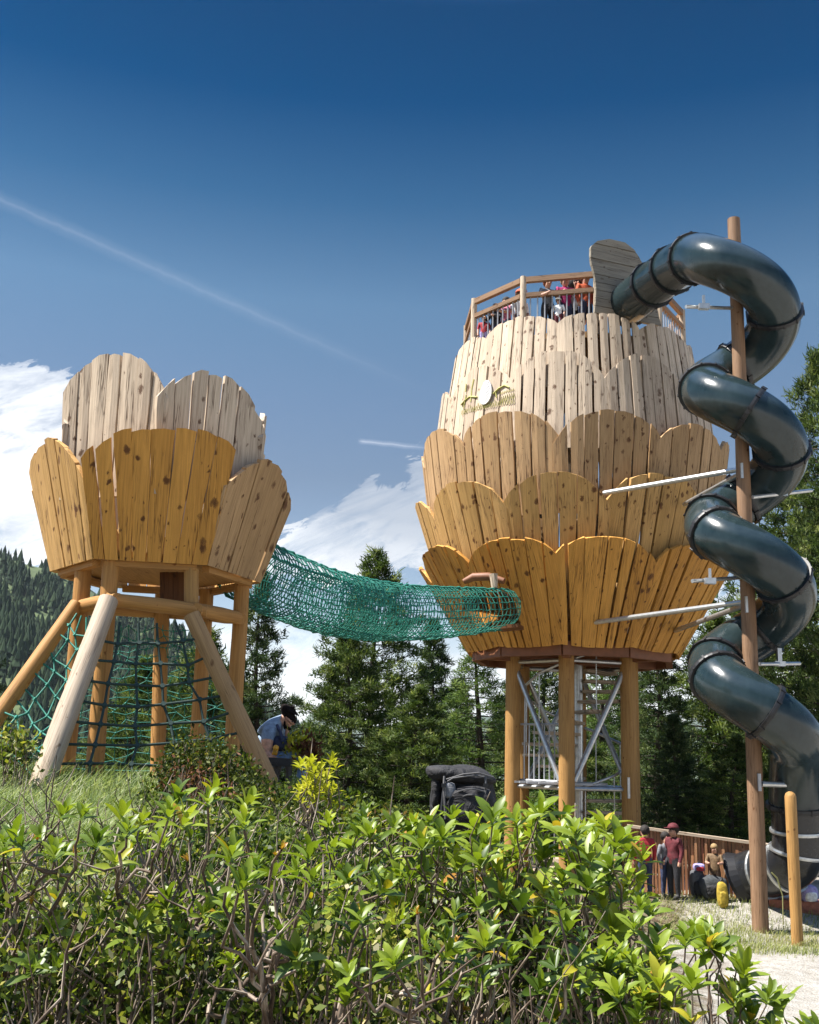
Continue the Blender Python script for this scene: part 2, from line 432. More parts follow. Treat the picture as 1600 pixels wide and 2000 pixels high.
q4 = r_at(zt3 - .55, zt2 - .56, q3, zt3, rt3) - .10
q5 = r_at(zt4 - .50, zt3 - .55, q4, zt4, rt4) - .09
rows = [  # wood tone set tier by tier, deep orange below to pale on top
    (zb1, rb1, zt1, rt1, 0.5, 'amber', .26, 7),
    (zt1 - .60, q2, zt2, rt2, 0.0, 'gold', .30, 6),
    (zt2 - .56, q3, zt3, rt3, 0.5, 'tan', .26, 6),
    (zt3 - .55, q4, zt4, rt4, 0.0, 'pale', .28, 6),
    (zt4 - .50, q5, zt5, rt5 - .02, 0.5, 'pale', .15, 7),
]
A36 = 2 * math.pi / 10
for ri, (z0, r0, z1, r1, eo, mk, ar, npl) in enumerate(rows):
    for k in range(10):
        th = OFF + A36 * (k + (0.5 if eo else 0.0)) - (0 if eo else 0)
        if not eo: th = OFF + A36 * k + 0.0
        # rows with eo: edges at OFF + k*36 ; others: centres there
        r0a, r1a = r0, r1
        p0, d = polar((BT[0], BT[1]), th, r0a, z0, bt_cam)
        jz = random.uniform(-.05, .05)
        p1, _ = polar((BT[0], BT[1]), th, r1a, z1 + jz, bt_cam)
        ey = p1 - p0; H = np.linalg.norm(ey); ey = ey / H
        ex = nrm(np.cross((0, 0, 1), d)); ez = nrm(np.cross(ex, ey))
        if np.dot(ez, d) < 0: ez = -ez
        if np.dot(ex, np.array((1, 0, 0))) < 0 and abs(math.cos(th)) > .3 and math.cos(th) > 0: ex = -ex
        w0, w1 = 2 * r0a * math.tan(A36 / 2) * 1.01, 2 * r1a * math.tan(A36 / 2) * 1.03
        mb = MB()
        notch = None
        if ri == 0 and abs((math.degrees(th - OFF) + 18 + 180) % 360 - 180) < 1:
            notch = lambda f: (H * .17, H * .54 - .25 * max(0, f + .35)) if f < .0 else None
        if ri == 0 and abs((math.degrees(th - OFF) + 54 + 180) % 360 - 180) < 1:
            notch = lambda f: (H * .16, H * .50) if f > .25 else None
        panel(mb, p0, ex, ey, ez, w0, w1, H, npl + random.choice((0, 0, 1)), .05, ar * random.uniform(.85, 1.1), random.uniform(2.3, 3.1), rag=.022, notch=notch, gap=1.35, bend=(r0 + r1) / 2, lean=random.uniform(-.08, .08))
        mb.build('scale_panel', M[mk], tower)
# deck and inner drum floor, bottom floor
def ngon_plate(mb, c, r, z, h, n, rot=0, mi=0):
    a = np.arange(n) * 2 * math.pi / n + rot
    V = np.concatenate([np.stack([c[0] + np.cos(a) * r, c[1] + np.sin(a) * r, np.full(n, z + dz)], 1) for dz in (0, h)])
    f = [tuple(range(n))[::-1], tuple(range(n, 2 * n))] + [(i, (i + 1) % n, n + (i + 1) % n, n + i) for i in range(n)]
    mb.add(V, f, np.stack([V[:, 0], V[:, 1], np.zeros(len(V))], 1), mi)
mb = MB(); ngon_plate(mb, BT, rt5 - .12, DECK - .1, .1, 20); mb.build('deck', M['tan'], tower)
mb = MB(); ngon_plate(mb, BT, rb1 - .08, zb1 + .10, .08, 20); mb.build('floor', M['darkwood'], tower)
mb = MB()
for k in range(10):
    a, b_ = (polar(BT, OFF + A36 * (k + q), rb1 - .06, zb1 - .02, bt_cam)[0] for q in (0, 1))
    mb.beam(a, b_, .10, .20)
for k in range(6):
    th = OFF + math.pi / 3 * k + .02
    a = polar(BT, th, .1, zb1 - .03, bt_cam)[0]; b_ = polar(BT, th, rb1 - .16, zb1 - .03, bt_cam)[0]
    mb.beam(a, b_, .12, .19)
mb.build('floor_beam', M['brownlog'], tower)
# posts
RP_ = 127 * (17 * .974) / FPX
posts = []
for k in range(6):
    th = OFF + math.pi / 3 * k
    p, d = polar(BT, th, RP_, 0, bt_cam)
    g = float(ground(p[0], p[1])) - .3
    mb = MB()
    zz = np.linspace(g, zb1 + .05, 12)
    mb.tube(np.stack([np.full(12, p[0]), np.full(12, p[1]), zz], 1), .118, 14, jit=.004)
    mb.build('post', M['post'], tower, smooth=True); posts.append(p)
# steel ring bars, diagonals, landing
zl_ = P(1105, 1540, 15.9)[2]; zh = P(1105, 1287, 15.9)[2]
mb = MB()
for k in range(6):
    a, b_ = posts[k], posts[(k + 1) % 6]
    for z in (zh, zl_):
        mb.tube([(a[0], a[1], z), (b_[0], b_[1], z)], .03, 8)
mb.build('ring_bar', M['steel'], tower)
for (k, up) in ((0, 1), (0, -1), (2, 1), (3, 1), (4, -1)):
    a, b_ = posts[k], posts[(k + up) % 6]
    mb = MB(); q = .12
    A_ = a + (b_ - a) * q; B_ = b_ - (b_ - a) * .08
    A_[2] = zl_ + .1; B_[2] = zh - .15
    mb.tube([A_, B_], .042, 10); mb.build('diagonal_brace', M['steel'], tower, smooth=False)
for k in (1,):
    a = posts[k]; mb = MB(); mb.box((a[0] - .04, a[1] - .13, zl_ + .03), (.035, .03, .30)); mb.build('bracket_plate', M['steel'], tower)
mb = MB()
for i in range(-5, 6):
    hw = math.sqrt(max(.05, 1.0 - (i * .17) ** 2))
    mb.box((BT[0] - .25 + 0, BT[1] + i * .17, zl_ + .06), (hw * 1.5, .11, .03))
mb.build('landing', M['white_metal'], tower)
# balustrade on the landing (left front side)
mb = MB()
a, b_ = posts[0] * 1.0, posts[5] * 1.0
a[2] = b_[2] = zl_ + .07
for t in np.linspace(.1, .95, 10):
    p = a + (b_ - a) * t + np.array((0, .12, 0)); mb.tube([p, p + np.array((0, 0, .85))], .011, 5)
for h in (.02, .85): mb.tube([a + (b_ - a) * .05 + np.array((0, .12, h)), b_ + np.array((0, .12, h))], .018, 6)
mb.build('landing_balustrade', M['white_metal'], tower)
# spiral stair
mb = MB(); mb.tube([(BT[0] + .1, BT[1] + .1, base_z - .2), (BT[0] + .1, BT[1] + .1, zb1 + .1)], .07, 10)
stair = mb.build('spiral_stair', M['steel'], tower, smooth=True)
sx_, sy_ = BT[0] + .1, BT[1] + .1
nst = 20; hz = (zb1 - base_z) / nst
rail = []
for i in range(nst):
    an = R(205 + i * 31); z = base_z + (i + .8) * hz
    d = np.array((math.cos(an), math.sin(an), 0)); s_ = np.array((-d[1], d[0], 0))
    mb = MB()
    mb.box(np.array((sx_, sy_, z)) + d * .48, (.80, .25, .045), [d, s_, (0, 0, 1)])
    sub(mb, 'tread', M['pale'] if i % 1 == 0 else M['steel'], stair)
    rail.append(np.array((sx_, sy_, z + .9)) + d * .86)
mb = MB(); mb.tube(rail, .022, 6)
for p in rail: mb.tube([p, p - np.array((0, 0, .92))], .011, 5)
sub(mb, 'handrail', M['steel'], stair, True)
# railing round the deck
rr_ = rt5 - .13
rail_top = DECK + 1.02
pp = []
for k in range(10):
    th = OFF + R(17.5) + A36 * (k - 3)
    p, d = polar(BT, th, rr_, 0, bt_cam); pp.append((p, th))
z_rt = P(1030, 548, pp[2][0][1])[2]
rail_top = z_rt
gapk = 3   # between post 3 (12 deg) and post 4 (48 deg) the slide leaves the deck
for k in range(10):
    p = pp[k][0]
    mb = MB(); mb.tube([(p[0], p[1], DECK - .05), (p[0], p[1], rail_top + .06)], .05, 10); mb.build('rail_post', M['pale'], tower, smooth=False)
    if k == gapk: continue
    q = pp[(k + 1) % 10][0]
    for dz, rad in ((0.0, .042), (-.26, .034)):
        mb = MB(); a = np.array((p[0], p[1], rail_top + dz)); b_ = np.array((q[0], q[1], rail_top + dz)); e = nrm(b_ - a) * .045
        mb.beam(a + e, b_ - e, .075, .085 if dz == 0 else .07); mb.build('rail', M['railwood'], tower)
    mb = MB()
    for t in np.linspace(.1, .9, 9):
        c = p + (q - p) * t
        mb.tube([(c[0], c[1], DECK - .02), (c[0], c[1], rail_top - .28)], .012, 5)
    mb.build('baluster', M['white_metal'], tower)
# entrance board of the slide: horizontal planks, rounded outline
thE = OFF + R(17.5) + A36 * .5
pE, dE = polar(BT, thE, rr_ * math.cos(A36 / 2) + .06, 0, bt_cam)
exE = nrm(np.cross((0, 0, 1), dE)); exE = exE if exE[0] > 0 else -exE
outl = [(468, 1190, 1218), (472, 1165, 1236), (482, 1153, 1247), (500, 1152, 1256), (520, 1155, 1268), (540, 1160, 1275), (565, 1163, 1280), (590, 1162, 1284), (612, 1160, 1290)]
pl = []
for (y, xa, xb) in outl:
    a = RP(xa, y, np.array((pE[0], pE[1], 0)), dE); b_ = RP(xb, y + .28 * (xb - xa) * 0, np.array((pE[0], pE[1], 0)), dE)
    pl.append((a[2], np.dot(a - pE, exE), np.dot(b_ - pE, exE)))
pl.sort(); zz = np.array([q[0] for q in pl]); la = np.array([q[1] for q in pl]); lb = np.array([q[2] for q in pl])
mb = MB(); nb = 10; ed = np.linspace(zz[0], zz[-1], nb + 1)
for i in range(nb):
    za, zb_ = ed[i] + .004, ed[i + 1] - .004; so = random.random() * 40; idr = random.random(); zo = random.uniform(-.006, .006)
    V = []; G = []
    sub_z = np.linspace(za, zb_, 4)
    for z in sub_z:
        x0, x1 = np.interp(z, zz, la), np.interp(z, zz, lb)
        for x in (x0, x1):
            for t in (.025, -.025):
                V.append(np.array((pE[0], pE[1], z)) + exE * x + dE * (t + zo)); G.append((z + so, x + so, idr))
    f = []
    for k in range(3):
        a = k * 4; b2 = a + 4
        f += [(a, a + 2, b2 + 2, b2), (a + 3, a + 1, b2 + 1, b2 + 3), (a + 1, a, b2, b2 + 1), (a + 2, a + 3, b2 + 3, b2 + 2)]
    f += [(0, 1, 3, 2), (12, 14, 15, 13)]
    mb.add(V, f, G)
mb.build('slide_entrance_board', M['grey'], tower)
# wooden frame of the net bridge opening: rail, bollard, dark threshold
oc, od = polar(BT, OFF - R(22), rb1 + .42, P(1000, 1180, 15.2)[2], bt_cam)
def pb(px, py, Y): return P(px, py, Y)
mb = MB(); mb.tube([pb(906, 1136, 15.25), pb(925, 1127, 15.2), pb(955, 1126, 15.1), pb(985, 1135, 15.0)], [.04, .06, .06, .045], 10); mb.build('opening_log', M['brownlog'], tower, smooth=True)
mb = MB(); mb.tube([pb(966, 1148, 14.85), pb(964, 1121, 14.85)], [.045, .06], 10); mb.build('opening_peg', M['pale'], tower, smooth=False)
mb = MB()
a = pb(985, 1150, 15.2); b_ = pb(1012, 1224, 15.2)
mb.beam(pb(975, 1228, 15.1), pb(1018, 1224, 15.0), .35, .05); mb.build('threshold', M['darkwood'], tower)
# painted emblem and illegible script on a pale scale
thL = OFF - A36; 
r4a = rt4; r40 = q4
zmid = (zt3 + zt4) / 2
pL0, dL = polar(BT, thL, r40, zt3 - .55, bt_cam); pL1, _ = polar(BT, thL, r4a, zt4, bt_cam)
nL = nrm(np.cross(np.cross((0, 0, 1), dL), pL1 - pL0)); nL = nL if np.dot(nL, dL) > 0 else -nL
def LP(px, py):
    p = RP(px, py, pL0 + nL * .036, nL); x = np.dot(p - pL0, nrm(np.cross((0, 0, 1), nL)))
    return p - nL * x * x / (r40 + r4a)
mb = MB(); c = LP(949, 766)
eu = nrm(np.cross((0, 0, 1), nL)); ev = nrm(pL1 - pL0)
a_ = np.linspace(0, 2 * math.pi, 25)[:-1]
V = np.concatenate([[c + eu * math.cos(t) * .125 * (1 - .18 * math.sin(t)) + ev * math.sin(t) * .2 + nL * h for t in a_] for h in (0, .02)])
mb.add(V, [tuple(range(24, 48)), tuple(range(24))[::-1]] + [(i, (i + 1) % 24, 24 + (i + 1) % 24, 24 + i) for i in range(24)])
emb = mb.build('cone_emblem', M['logo_white'], tower)
mb = MB()
for s_ in np.linspace(-.75, .75, 5):
    for sg in (-1, 1):
        mb.tube([c + ev * (s_ * .17 + .02 * abs(q)) + eu * (sg * q * .09 * math.sqrt(1 - s_ * s_ * .8)) + nL * .022 + ev * (.05 * q * q - .02) for q in np.linspace(.1, 1, 5)], .0035, 4)
sub(mb, 'emblem_line', M['logo_grey'], emb)
mb = MB()
def stroke(pts, r=.010): mb.tube([LP(*p) + nL * .004 for p in pts], r, 5)
stroke([(900, 790), (908, 782), (918, 775), (932, 776)], .017)
stroke([(910, 771), (908, 782), (905, 796)], .010); stroke([(926, 741), (922, 760), (920, 785)], .012); stroke([(910, 750), (909, 765)], .010)
stroke([(961, 768), (970, 757), (979, 750), (986, 753)], .016); stroke([(965, 765), (966, 775)], .009)
x = 900.0
for i in range(26):     # lower line of small looped letters
    w = 3.6; y0 = 806 - (x - 900) * .30
    stroke([(x, y0 + 3), (x + w * .5, y0 - 5 - (4 if i % 4 == 1 else 0)), (x + w, y0 + 2), (x + w * .4, y0 + 5)], .004); x += w
for i in range(7):
    xx = 972 + i * 3.2; y0 = 778 - (xx - 972) * .5
    stroke([(xx, y0 + 6), (xx + 1.5, y0 - 7), (xx + 3, y0 + 3)], .0045)
    stroke([(xx, y0 - 10), (xx + 1.2, y0 - 15), (xx + 2.6, y0 - 11)], .004)
mb.build('painted_lettering', M['logo_lime'], tower)

# ================================================================== TUBE SLIDE
PD = 13.0
pole_b = P(1485, 1800, PD); pole_t = P(1433, 428, PD)
pcx = (pole_b[0] + pole_t[0]) / 2
HR, TR = .448, .326
zc = [P(1447, 540, PD - HR)[2], P(1452, 812, PD - HR)[2], P(1462, 1092, PD - HR)[2], P(1468, 1392, PD - HR)[2]]
slide = thing('tube_slide', 'blue-green tube slide spiralling around a tall wooden pole beside the tower', 'slide', (pcx, PD, float(ground(pcx, PD))))
def helix(ph):   # degrees
    z = np.interp((ph + 90) / 360, [-1, 0, 1, 2, 3, 4], [zc[0] + (zc[0] - zc[1]), *zc, zc[3] - (zc[2] - zc[3])])
    return np.array((pcx + .03 + HR * math.cos(R(ph)), PD + HR * math.sin(R(ph)), z))
def herm(p0, t0, p1, t1, n):
    t = np.linspace(0, 1, n)[:, None]
    return (2 * t**3 - 3 * t**2 + 1) * p0 + (t**3 - 2 * t**2 + t) * t0 + (-2 * t**3 + 3 * t**2) * p1 + (t**3 - t**2) * t1
E0 = RP(1224, 596, np.array((pE[0], pE[1], 0)) - dE * .05, dE)
H0 = helix(-176); Ht = nrm(helix(-174) - helix(-178))
L0 = np.linalg.norm(H0 - E0)
head = herm(E0, nrm(dE * .9 + np.array((0, -.3, -.05))) * L0 * .9, H0, Ht * L0 * .8, 40)
body = np.array([helix(a) for a in np.arange(-174, 1056, 3)])
Ve = P(1556, 1575, 13.28); Ve2 = P(1558, 1665, 13.34); Ex = P(1452, 1716, 14.1)
Bt = nrm(helix(1056) - helix(1052))
tail = herm(body[-1], Bt * .7, Ve, np.array((0, .05, -1)) * .6, 16)[1:]
tail2 = np.concatenate([herm(Ve, np.array((0, .05, -1)) * .5, Ve2, np.array((-.1, .1, -1)) * .6, 10)[1:], herm(Ve2, np.array((-.1, .1, -1)) * .7, Ex, nrm((-1, .45, -.55)) * .8, 16)[1:]])
path = np.concatenate([head, body, tail]); nh = len(head)
def hi(ph): return nh + int(round((ph + 174) / 3))
bands = [0, 13, 22, 32] + [hi(a) for a in (-22, 80, 172, 262, 338, 438, 505, 555, 672, 775, 868, 905, 988)] + [len(path) - 1]
for a, b_ in zip(bands[:-1], bands[1:]):
    mb = MB(); mb.tube(path[a:b_ + 1], TR, 32, cap=False); mb.build('tube_section', M['slide'], slide, smooth=True)
for i in bands:
    j = min(max(i, 1), len(path) - 2); t = nrm(path[j + 1] - path[j - 1]); c = path[i]
    mb = MB(); mb.lathe([(TR - .01, -.028), (TR + .03, -.028), (TR + .034, 0), (TR + .03, .028), (TR - .01, .028)], c, t, 36)
    u_ = nrm(np.cross(t, (0, 0, 1))); w_ = np.cross(t, u_)
    for q in range(12): a_q = q * math.pi / 6 + .2; e_ = u_ * math.cos(a_q) + w_ * math.sin(a_q); mb.box(c + e_ * (TR + .036), (.012, .07, .022), [e_, t, np.cross(e_, t)])
    mb.build('joint_band', M['black'], slide, smooth=False)
lp = np.concatenate([tail[-1:], tail2])
bl = [0, 5, 9, 14, 19, len(lp) - 1]
for a, b_ in zip(bl[:-1], bl[1:]):
    mb = MB(); mb.tube(lp[a:b_ + 1], TR * .93, 32, cap=False); mb.build('exit_section', M['slide_black'], slide, smooth=True)
for i in bl[1:-1]:
    t = nrm(lp[i + 1] - lp[i - 1]); mb = MB(); mb.lathe([(TR * .93, -.02), (TR * .93 + .022, -.02), (TR * .93 + .026, 0), (TR * .93 + .022, .02), (TR * .93, .02)], lp[i], t, 32); mb.build('exit_band', M['steel'], slide)
t = nrm(lp[-1] - lp[-2]); mb = MB(); mb.lathe([(TR * .93, -.05), (TR * 1.1, .05), (TR * 1.1, .09), (TR * .9, .09)], lp[-1], t, 32); mb.build('exit_lip', M['black'], slide)
# pole
mb = MB(); zz = np.linspace(float(ground(pcx, PD)) - .4, pole_t[2], 26)
mb.tube(np.stack([np.interp(zz, [pole_b[2], pole_t[2]], [pole_b[0], pole_t[0]]), np.full(26, PD), zz], 1), np.linspace(.096, .082, 26), 14, jit=.012)
mb.build('pole', M['pole'], slide, smooth=True)
# short post in front
sp0 = P(1556, 1806, 12.3); sp1 = P(1553, 1556, 12.3)
mb = MB(); n_ = 14; zz = np.linspace(sp0[2] - .3, sp1[2], n_); zz = np.concatenate([zz, [sp1[2] + .035, sp1[2] + .055]])
rr = np.concatenate([np.full(n_, .063), [.05, .018]])
mb.tube(np.stack([np.full(n_ + 2, sp0[0]), np.full(n_ + 2, 12.3), zz], 1), rr, 14, jit=.006); mb.build('short_post', M['post'], slide, smooth=True)
# struts to the tower
def on_tower(px, py, r):
    best = None
    for Y in np.linspace(13.6, 17, 400):
        p = P(px, py, Y)
        if math.hypot(p[0] - BT[0], p[1] - BT[1]) < r: return p
    return p
for (xa, ya, ra, xb, yb) in ((1180, 963, rt2 + .02, 1444, 917), (1337, 985, rt2 + .0, 1442, 928), (1152, 1217, rb1 + .12, 1452, 1176), (1318, 1232, rb1 + .2, 1450, 1184)):
    a = on_tower(xa, ya, ra); b_ = P(xb, yb, PD + .02)
    mb = MB(); mb.tube([a, b_], .034, 10); mb.build('strut', M['steel'], slide)
for (xa, ya, xb, yb, Yb) in ((1340, 599, 1437, 602, PD), (1352, 1135, 1448, 1128, PD), (1470, 971, 1585, 958, PD + .3), (1484, 1297, 1562, 1296, PD + .3), (1488, 1531, 1565, 1534, PD - .05)):
    mb = MB(); Ya = PD - .1 if xa > 1450 else PD - .35
    mb.tube([P(xa, ya, Ya), P(xb, yb, Yb)], .024 if ya < 1500 else .034, 10)
    if xa > 1450 and ya < 1400:
        q = P((xa + xb) / 2, (ya + yb) / 2, (Ya + Yb) / 2); mb.box(q + np.array((0, 0, .09)), (.05, .05, .2)); mb.box(q, (.13, .06, .06))
    elif ya < 1200:
        q = P(xa + 35, ya, Ya); mb.box(q, (.13, .07, .07)); mb.box(q + np.array((0, 0, .08)), (.03, .03, .15))
    mb.build('bracket_bar', M['steel'], slide)
mb = MB(); mb.box(P(1483, 1528, PD - .1), (.035, .05, .2)); mb.build('bracket_plate', M['white_metal'], slide)
for (px, py) in ((1443, 918), (1452, 1178)):
    mb = MB(); mb.box(P(px + 3, py + 4, PD - .02), (.03, .16, .2)); mb.build('bracket_plate', M['steel'], slide)

# ================================================================== SMALL TOWER (climbing frame)
LD = 9.5
LT = np.array((P(318, 1000, LD)[0], LD)); lt_cam = nrm(np.array((-LT[0], -LT[1], 0)))
def zrl(y, rpx): return zr_front(y, rpx, LD, 305)
lzb, lrb = zrl(1092, 197); lzt, lrt = zrl(820, 262)
uz, ur = zrl(700, 207)
small = thing('flower_tower', 'small bud shaped climbing tower of plank petals on log legs', 'tower', (LT[0], LT[1], float(ground(LT[0], LT[1]))))
A60 = math.pi / 3; LO = R(-4.5)
def hexpetal(th, r0, z0, r1, z1, wide0, wide1, n, ar, mk, pw, lean):
    ap = math.cos(A60 / 2)
    p0, d = polar(LT, th, r0 * ap, z0, lt_cam); p1, _ = polar(LT, th, r1 * ap, z1, lt_cam)
    ey = p1 - p0; H = np.linalg.norm(ey); ey /= H
    ex = nrm(np.cross((0, 0, 1), d))
    ref = np.cross(np.array((0, 0, 1.0)), lt_cam) * -1
    if math.cos(th) > 0 and ex[0] < 0 and abs(th) < 1.5: ex = -ex
    ez = nrm(np.cross(ex, ey)); ez = ez if np.dot(ez, d) > 0 else -ez
    mb = MB(); panel(mb, p0, ex, ey, ez, r0 * wide0, r1 * wide1, H, n, .04, ar, pw, lean=lean, rag=.03, gap=.5)
    mb.build('petal_panel', M[mk], small)
hexpetal(LO, lrb, lzb, lrt, lzt + .0, 1.02, 1.10, 8, .21, 'amber', 2.3, -.12)
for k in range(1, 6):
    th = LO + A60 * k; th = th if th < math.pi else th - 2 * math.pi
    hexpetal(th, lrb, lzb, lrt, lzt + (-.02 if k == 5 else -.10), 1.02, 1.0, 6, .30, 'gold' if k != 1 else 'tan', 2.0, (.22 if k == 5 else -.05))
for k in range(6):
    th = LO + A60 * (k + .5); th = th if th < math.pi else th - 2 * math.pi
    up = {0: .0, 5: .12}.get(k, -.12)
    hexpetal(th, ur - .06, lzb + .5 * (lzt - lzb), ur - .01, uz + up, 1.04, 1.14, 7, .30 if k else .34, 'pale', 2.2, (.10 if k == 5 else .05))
mb = MB(); ngon_plate(mb, LT, lrb * .93, lzb + .03, .05, 6, rot=math.atan2(lt_cam[1], lt_cam[0]) + A60 / 2 - LO); mb.build('floor', M['orange_log'], small)
mb = MB()
vx = [polar(LT, LO + A60 * (k + .5), lrb * .93, lzb - .02, lt_cam)[0] for k in range(6)]
for k in range(6): mb.beam(vx[k] + nrm(vx[(k + 1) % 6] - vx[k]) * .05, vx[(k + 1) % 6] - nrm(vx[(k + 1) % 6] - vx[k]) * .05, .07, .06)
mb.build('floor_beam', M['orange_log'], small)
# vertical posts, read off the photo at their own depths: (top px, bottom px, depth)
vp = [((164, 1105), (130, 1542), 9.05), ((219, 1085), (188, 1520), 8.75), ((318, 1150), (330, 1470), 10.35), ((406, 1130), (388, 1470), 10.2), ((474, 1130), (452, 1500), 9.6)]
tops = []
for (ta, tb, Y) in vp:
    a = P(*ta, Y); b_ = P(*tb, Y); b_[0] = a[0] + (b_[0] - a[0]) * .6
    a[2] = lzb; b_[2] = float(ground(b_[0], Y)) - .2
    mb = MB(); t = np.linspace(0, 1, 9)[:, None]
    mb.tube(b_ + (a - b_) * t, .070, 10, jit=.03); mb.build('post', M['orange_log'], small, smooth=True); tops.append(a)
# short front post and panel
mb = MB(); a = P(374, 1112, 8.85); b_ = P(374, 1186, 8.85); mb.tube([b_, a], .062, 10); mb.build('post', M['post'], small, smooth=True)
mb = MB()
for i in range(3):
    a = P(322 + i * 18, 1118, 9.2); b_ = P(322 + i * 18, 1192, 9.2); mb.beam(a, b_, .078, .04)
mb.build('hanging_board', M['darkwood'], small)
# ring of logs at the foot of the box
rg = [P(150, 1187, 9.05), P(222, 1172, 8.7), P(390, 1192, 8.78), P(466, 1207, 9.5), P(408, 1202, 10.3), P(318, 1196, 10.45), P(215, 1190, 10.0)]
for k in range(len(rg)):
    a, b_ = rg[k], rg[(k + 1) % len(rg)]; e = nrm(b_ - a) * .06
    mb = MB(); mb.tube([a - e, (a + b_) / 2, b_ + e], [.056, .064, .056], 10, jit=.03); mb.build('ring_log', M['orange_log'], small, smooth=True)
# raking legs
legs = []
for (ta, tb, Ya, Yb, mk, r) in (((150, 1180), (-14, 1412), 8.95, 8.35, 'orange_log', .062), ((212, 1172), (76, 1545), 8.55, 7.7, 'log', .083), ((374, 1200), (518, 1512), 8.7, 8.7, 'tanlog', .072)):
    a = P(*ta, Ya); b_ = P(*tb, Yb); b2 = b_ + (b_ - a) * .12
    mb = MB(); t = np.linspace(0, 1, 12)[:, None]; mb.tube(b2 + (a - b2) * t, np.linspace(r * 1.06, r * .95, 12), 14, jit=.015)
    mb.build('raking_leg', M[mk], small, smooth=True); legs.append((a, b_))

# ------------------------------------------------------------------ climbing nets (hang from the small tower)
def net_mesh(A, B, Cc, D_, nu, nv, r, sag=.05, jit=.012, mk='ropedark'):
    """grid of ropes over the quad A(top-left) B(top-right) C(bottom-right) D(bottom-left)"""
    A, B, Cc, D_ = (np.asarray(q, float) for q in (A, B, Cc, D_))
    n = nrm(np.cross(B - A, D_ - A)); n = n if n[1] < 0 else -n
    G = np.zeros((nv + 1, nu + 1, 3))
    for i in range(nv + 1):
        for j in range(nu + 1):
            u, v = j / nu, i / nv
            p = (A * (1 - u) + B * u) * (1 - v) + (D_ * (1 - u) + Cc * u) * v
            p = p - n * sag * math.sin(math.pi * u) * math.sin(math.pi * v) + np.array((0, 0, -.03 * math.sin(math.pi * u)))
            G[i, j] = p + rng.standard_normal(3) * (jit if 0 < i < nv else 0)
    mb = MB()
    for i in range(1, nv + 1): mb.tube(G[i], r, 5, cap=False)
    for j in range(nu + 1): mb.tube(G[:, j], r, 5, cap=False)
    for i in range(1, nv):
        for j in range(1, nu): mb.tube([G[i, j] - n * r * 1.4, G[i, j] + n * r * 1.4], r * 1.9, 6)
    return mb
ctr = lambda q, t: q[0] + (q[1] - q[0]) * t
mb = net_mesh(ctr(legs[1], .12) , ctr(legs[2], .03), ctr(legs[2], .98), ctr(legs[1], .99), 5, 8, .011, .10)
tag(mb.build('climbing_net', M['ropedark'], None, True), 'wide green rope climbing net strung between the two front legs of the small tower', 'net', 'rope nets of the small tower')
mb = net_mesh(ctr(legs[0], .06), ctr(legs[1], .10), ctr(legs[1], .97), ctr(legs[0], 1.0), 6, 9, .008, .18, .02)
tag(mb.build('climbing_net', M['rope'], None, True), 'slack bright green rope net between the leftmost leg and the pale leg', 'net', 'rope nets of the small tower')
mb = net_mesh(P(170, 1215, 9.8), P(400, 1215, 10.0), P(470, 1500, 11.2), P(120, 1500, 11.2), 14, 20, .0045, .15, .02)
tag(mb.build('climbing_net', M['rope'], None, True), 'fine meshed green net at the back of the small tower behind its posts', 'net', 'rope nets of the small tower')

# ------------------------------------------------------------------ net bridge
up_ = [(548, 1050), (620, 1082), (700, 1112), (780, 1132), (850, 1142), (920, 1145), (1004, 1148)]
lo_ = [(512, 1165), (590, 1205), (660, 1231), (740, 1244), (830, 1246), (915, 1241), (1024, 1227)]
dp = np.interp(np.linspace(0, 1, 7), [0, 1], [9.75, 15.0])
ku = np.array([P(*q, Y) for q, Y in zip(up_, dp)]); kl = np.array([P(*q, Y) for q, Y in zip(lo_, dp)])
def spl(K, n):
    t = np.linspace(0, len(K) - 1, n); out = []
    for q in t:
        i = min(int(q), len(K) - 2); f = q - i
        p0 = K[max(i - 1, 0)]; p1 = K[i]; p2 = K[i + 1]; p3 = K[min(i + 2, len(K) - 1)]
        out.append(.5 * ((2 * p1) + (-p0 + p2) * f + (2 * p0 - 5 * p1 + 4 * p2 - p3) * f * f + (-p0 + 3 * p1 - 3 * p2 + p3) * f ** 3))
    return np.array(out)
NL, NC = 84, 20
su, sl = spl(ku, NL), spl(kl, NL)
side = nrm(np.cross(ku[-1] - ku[0], (0, 0, 1))); side[2] = 0; side = nrm(side); side = side if side[1] > 0 else -side
Gn = np.zeros((NL, NC, 3))
for i in range(NL):
    h = su[i][2] - sl[i][2]; top = su[i]; bw = .34 + .10 * math.sin(i * .27)
    for j in range(NC):
        a = math.radians(-62) - (j / (NC - 1)) * math.radians(236)   # open at the top
        ca, sa = math.cos(a), math.sin(a)
        cpt = (su[i] + sl[i]) / 2 + side * .30
        q = cpt + side * (-.42 * math.cos(math.radians(-90) + 0) * 0)
        yy = math.cos(2 * math.pi * (j / (NC - 1)) * .86 + .44)      # 1 at both rims, -1 underneath
        xx = -math.sin(2 * math.pi * (j / (NC - 1)) * .86 + .44)
        Gn[i, j] = cpt + side * xx * .34 + np.array((0, 0, 1)) * (yy * h * .53) + rng.standard_normal(3) * .006
mb = MB()
for j in range(NC): mb.tube(Gn[:, j], .016 if j in (0, NC - 1) else .0068, 4, cap=False)
for i in range(NL): mb.tube(Gn[i], .0068, 4, cap=False)
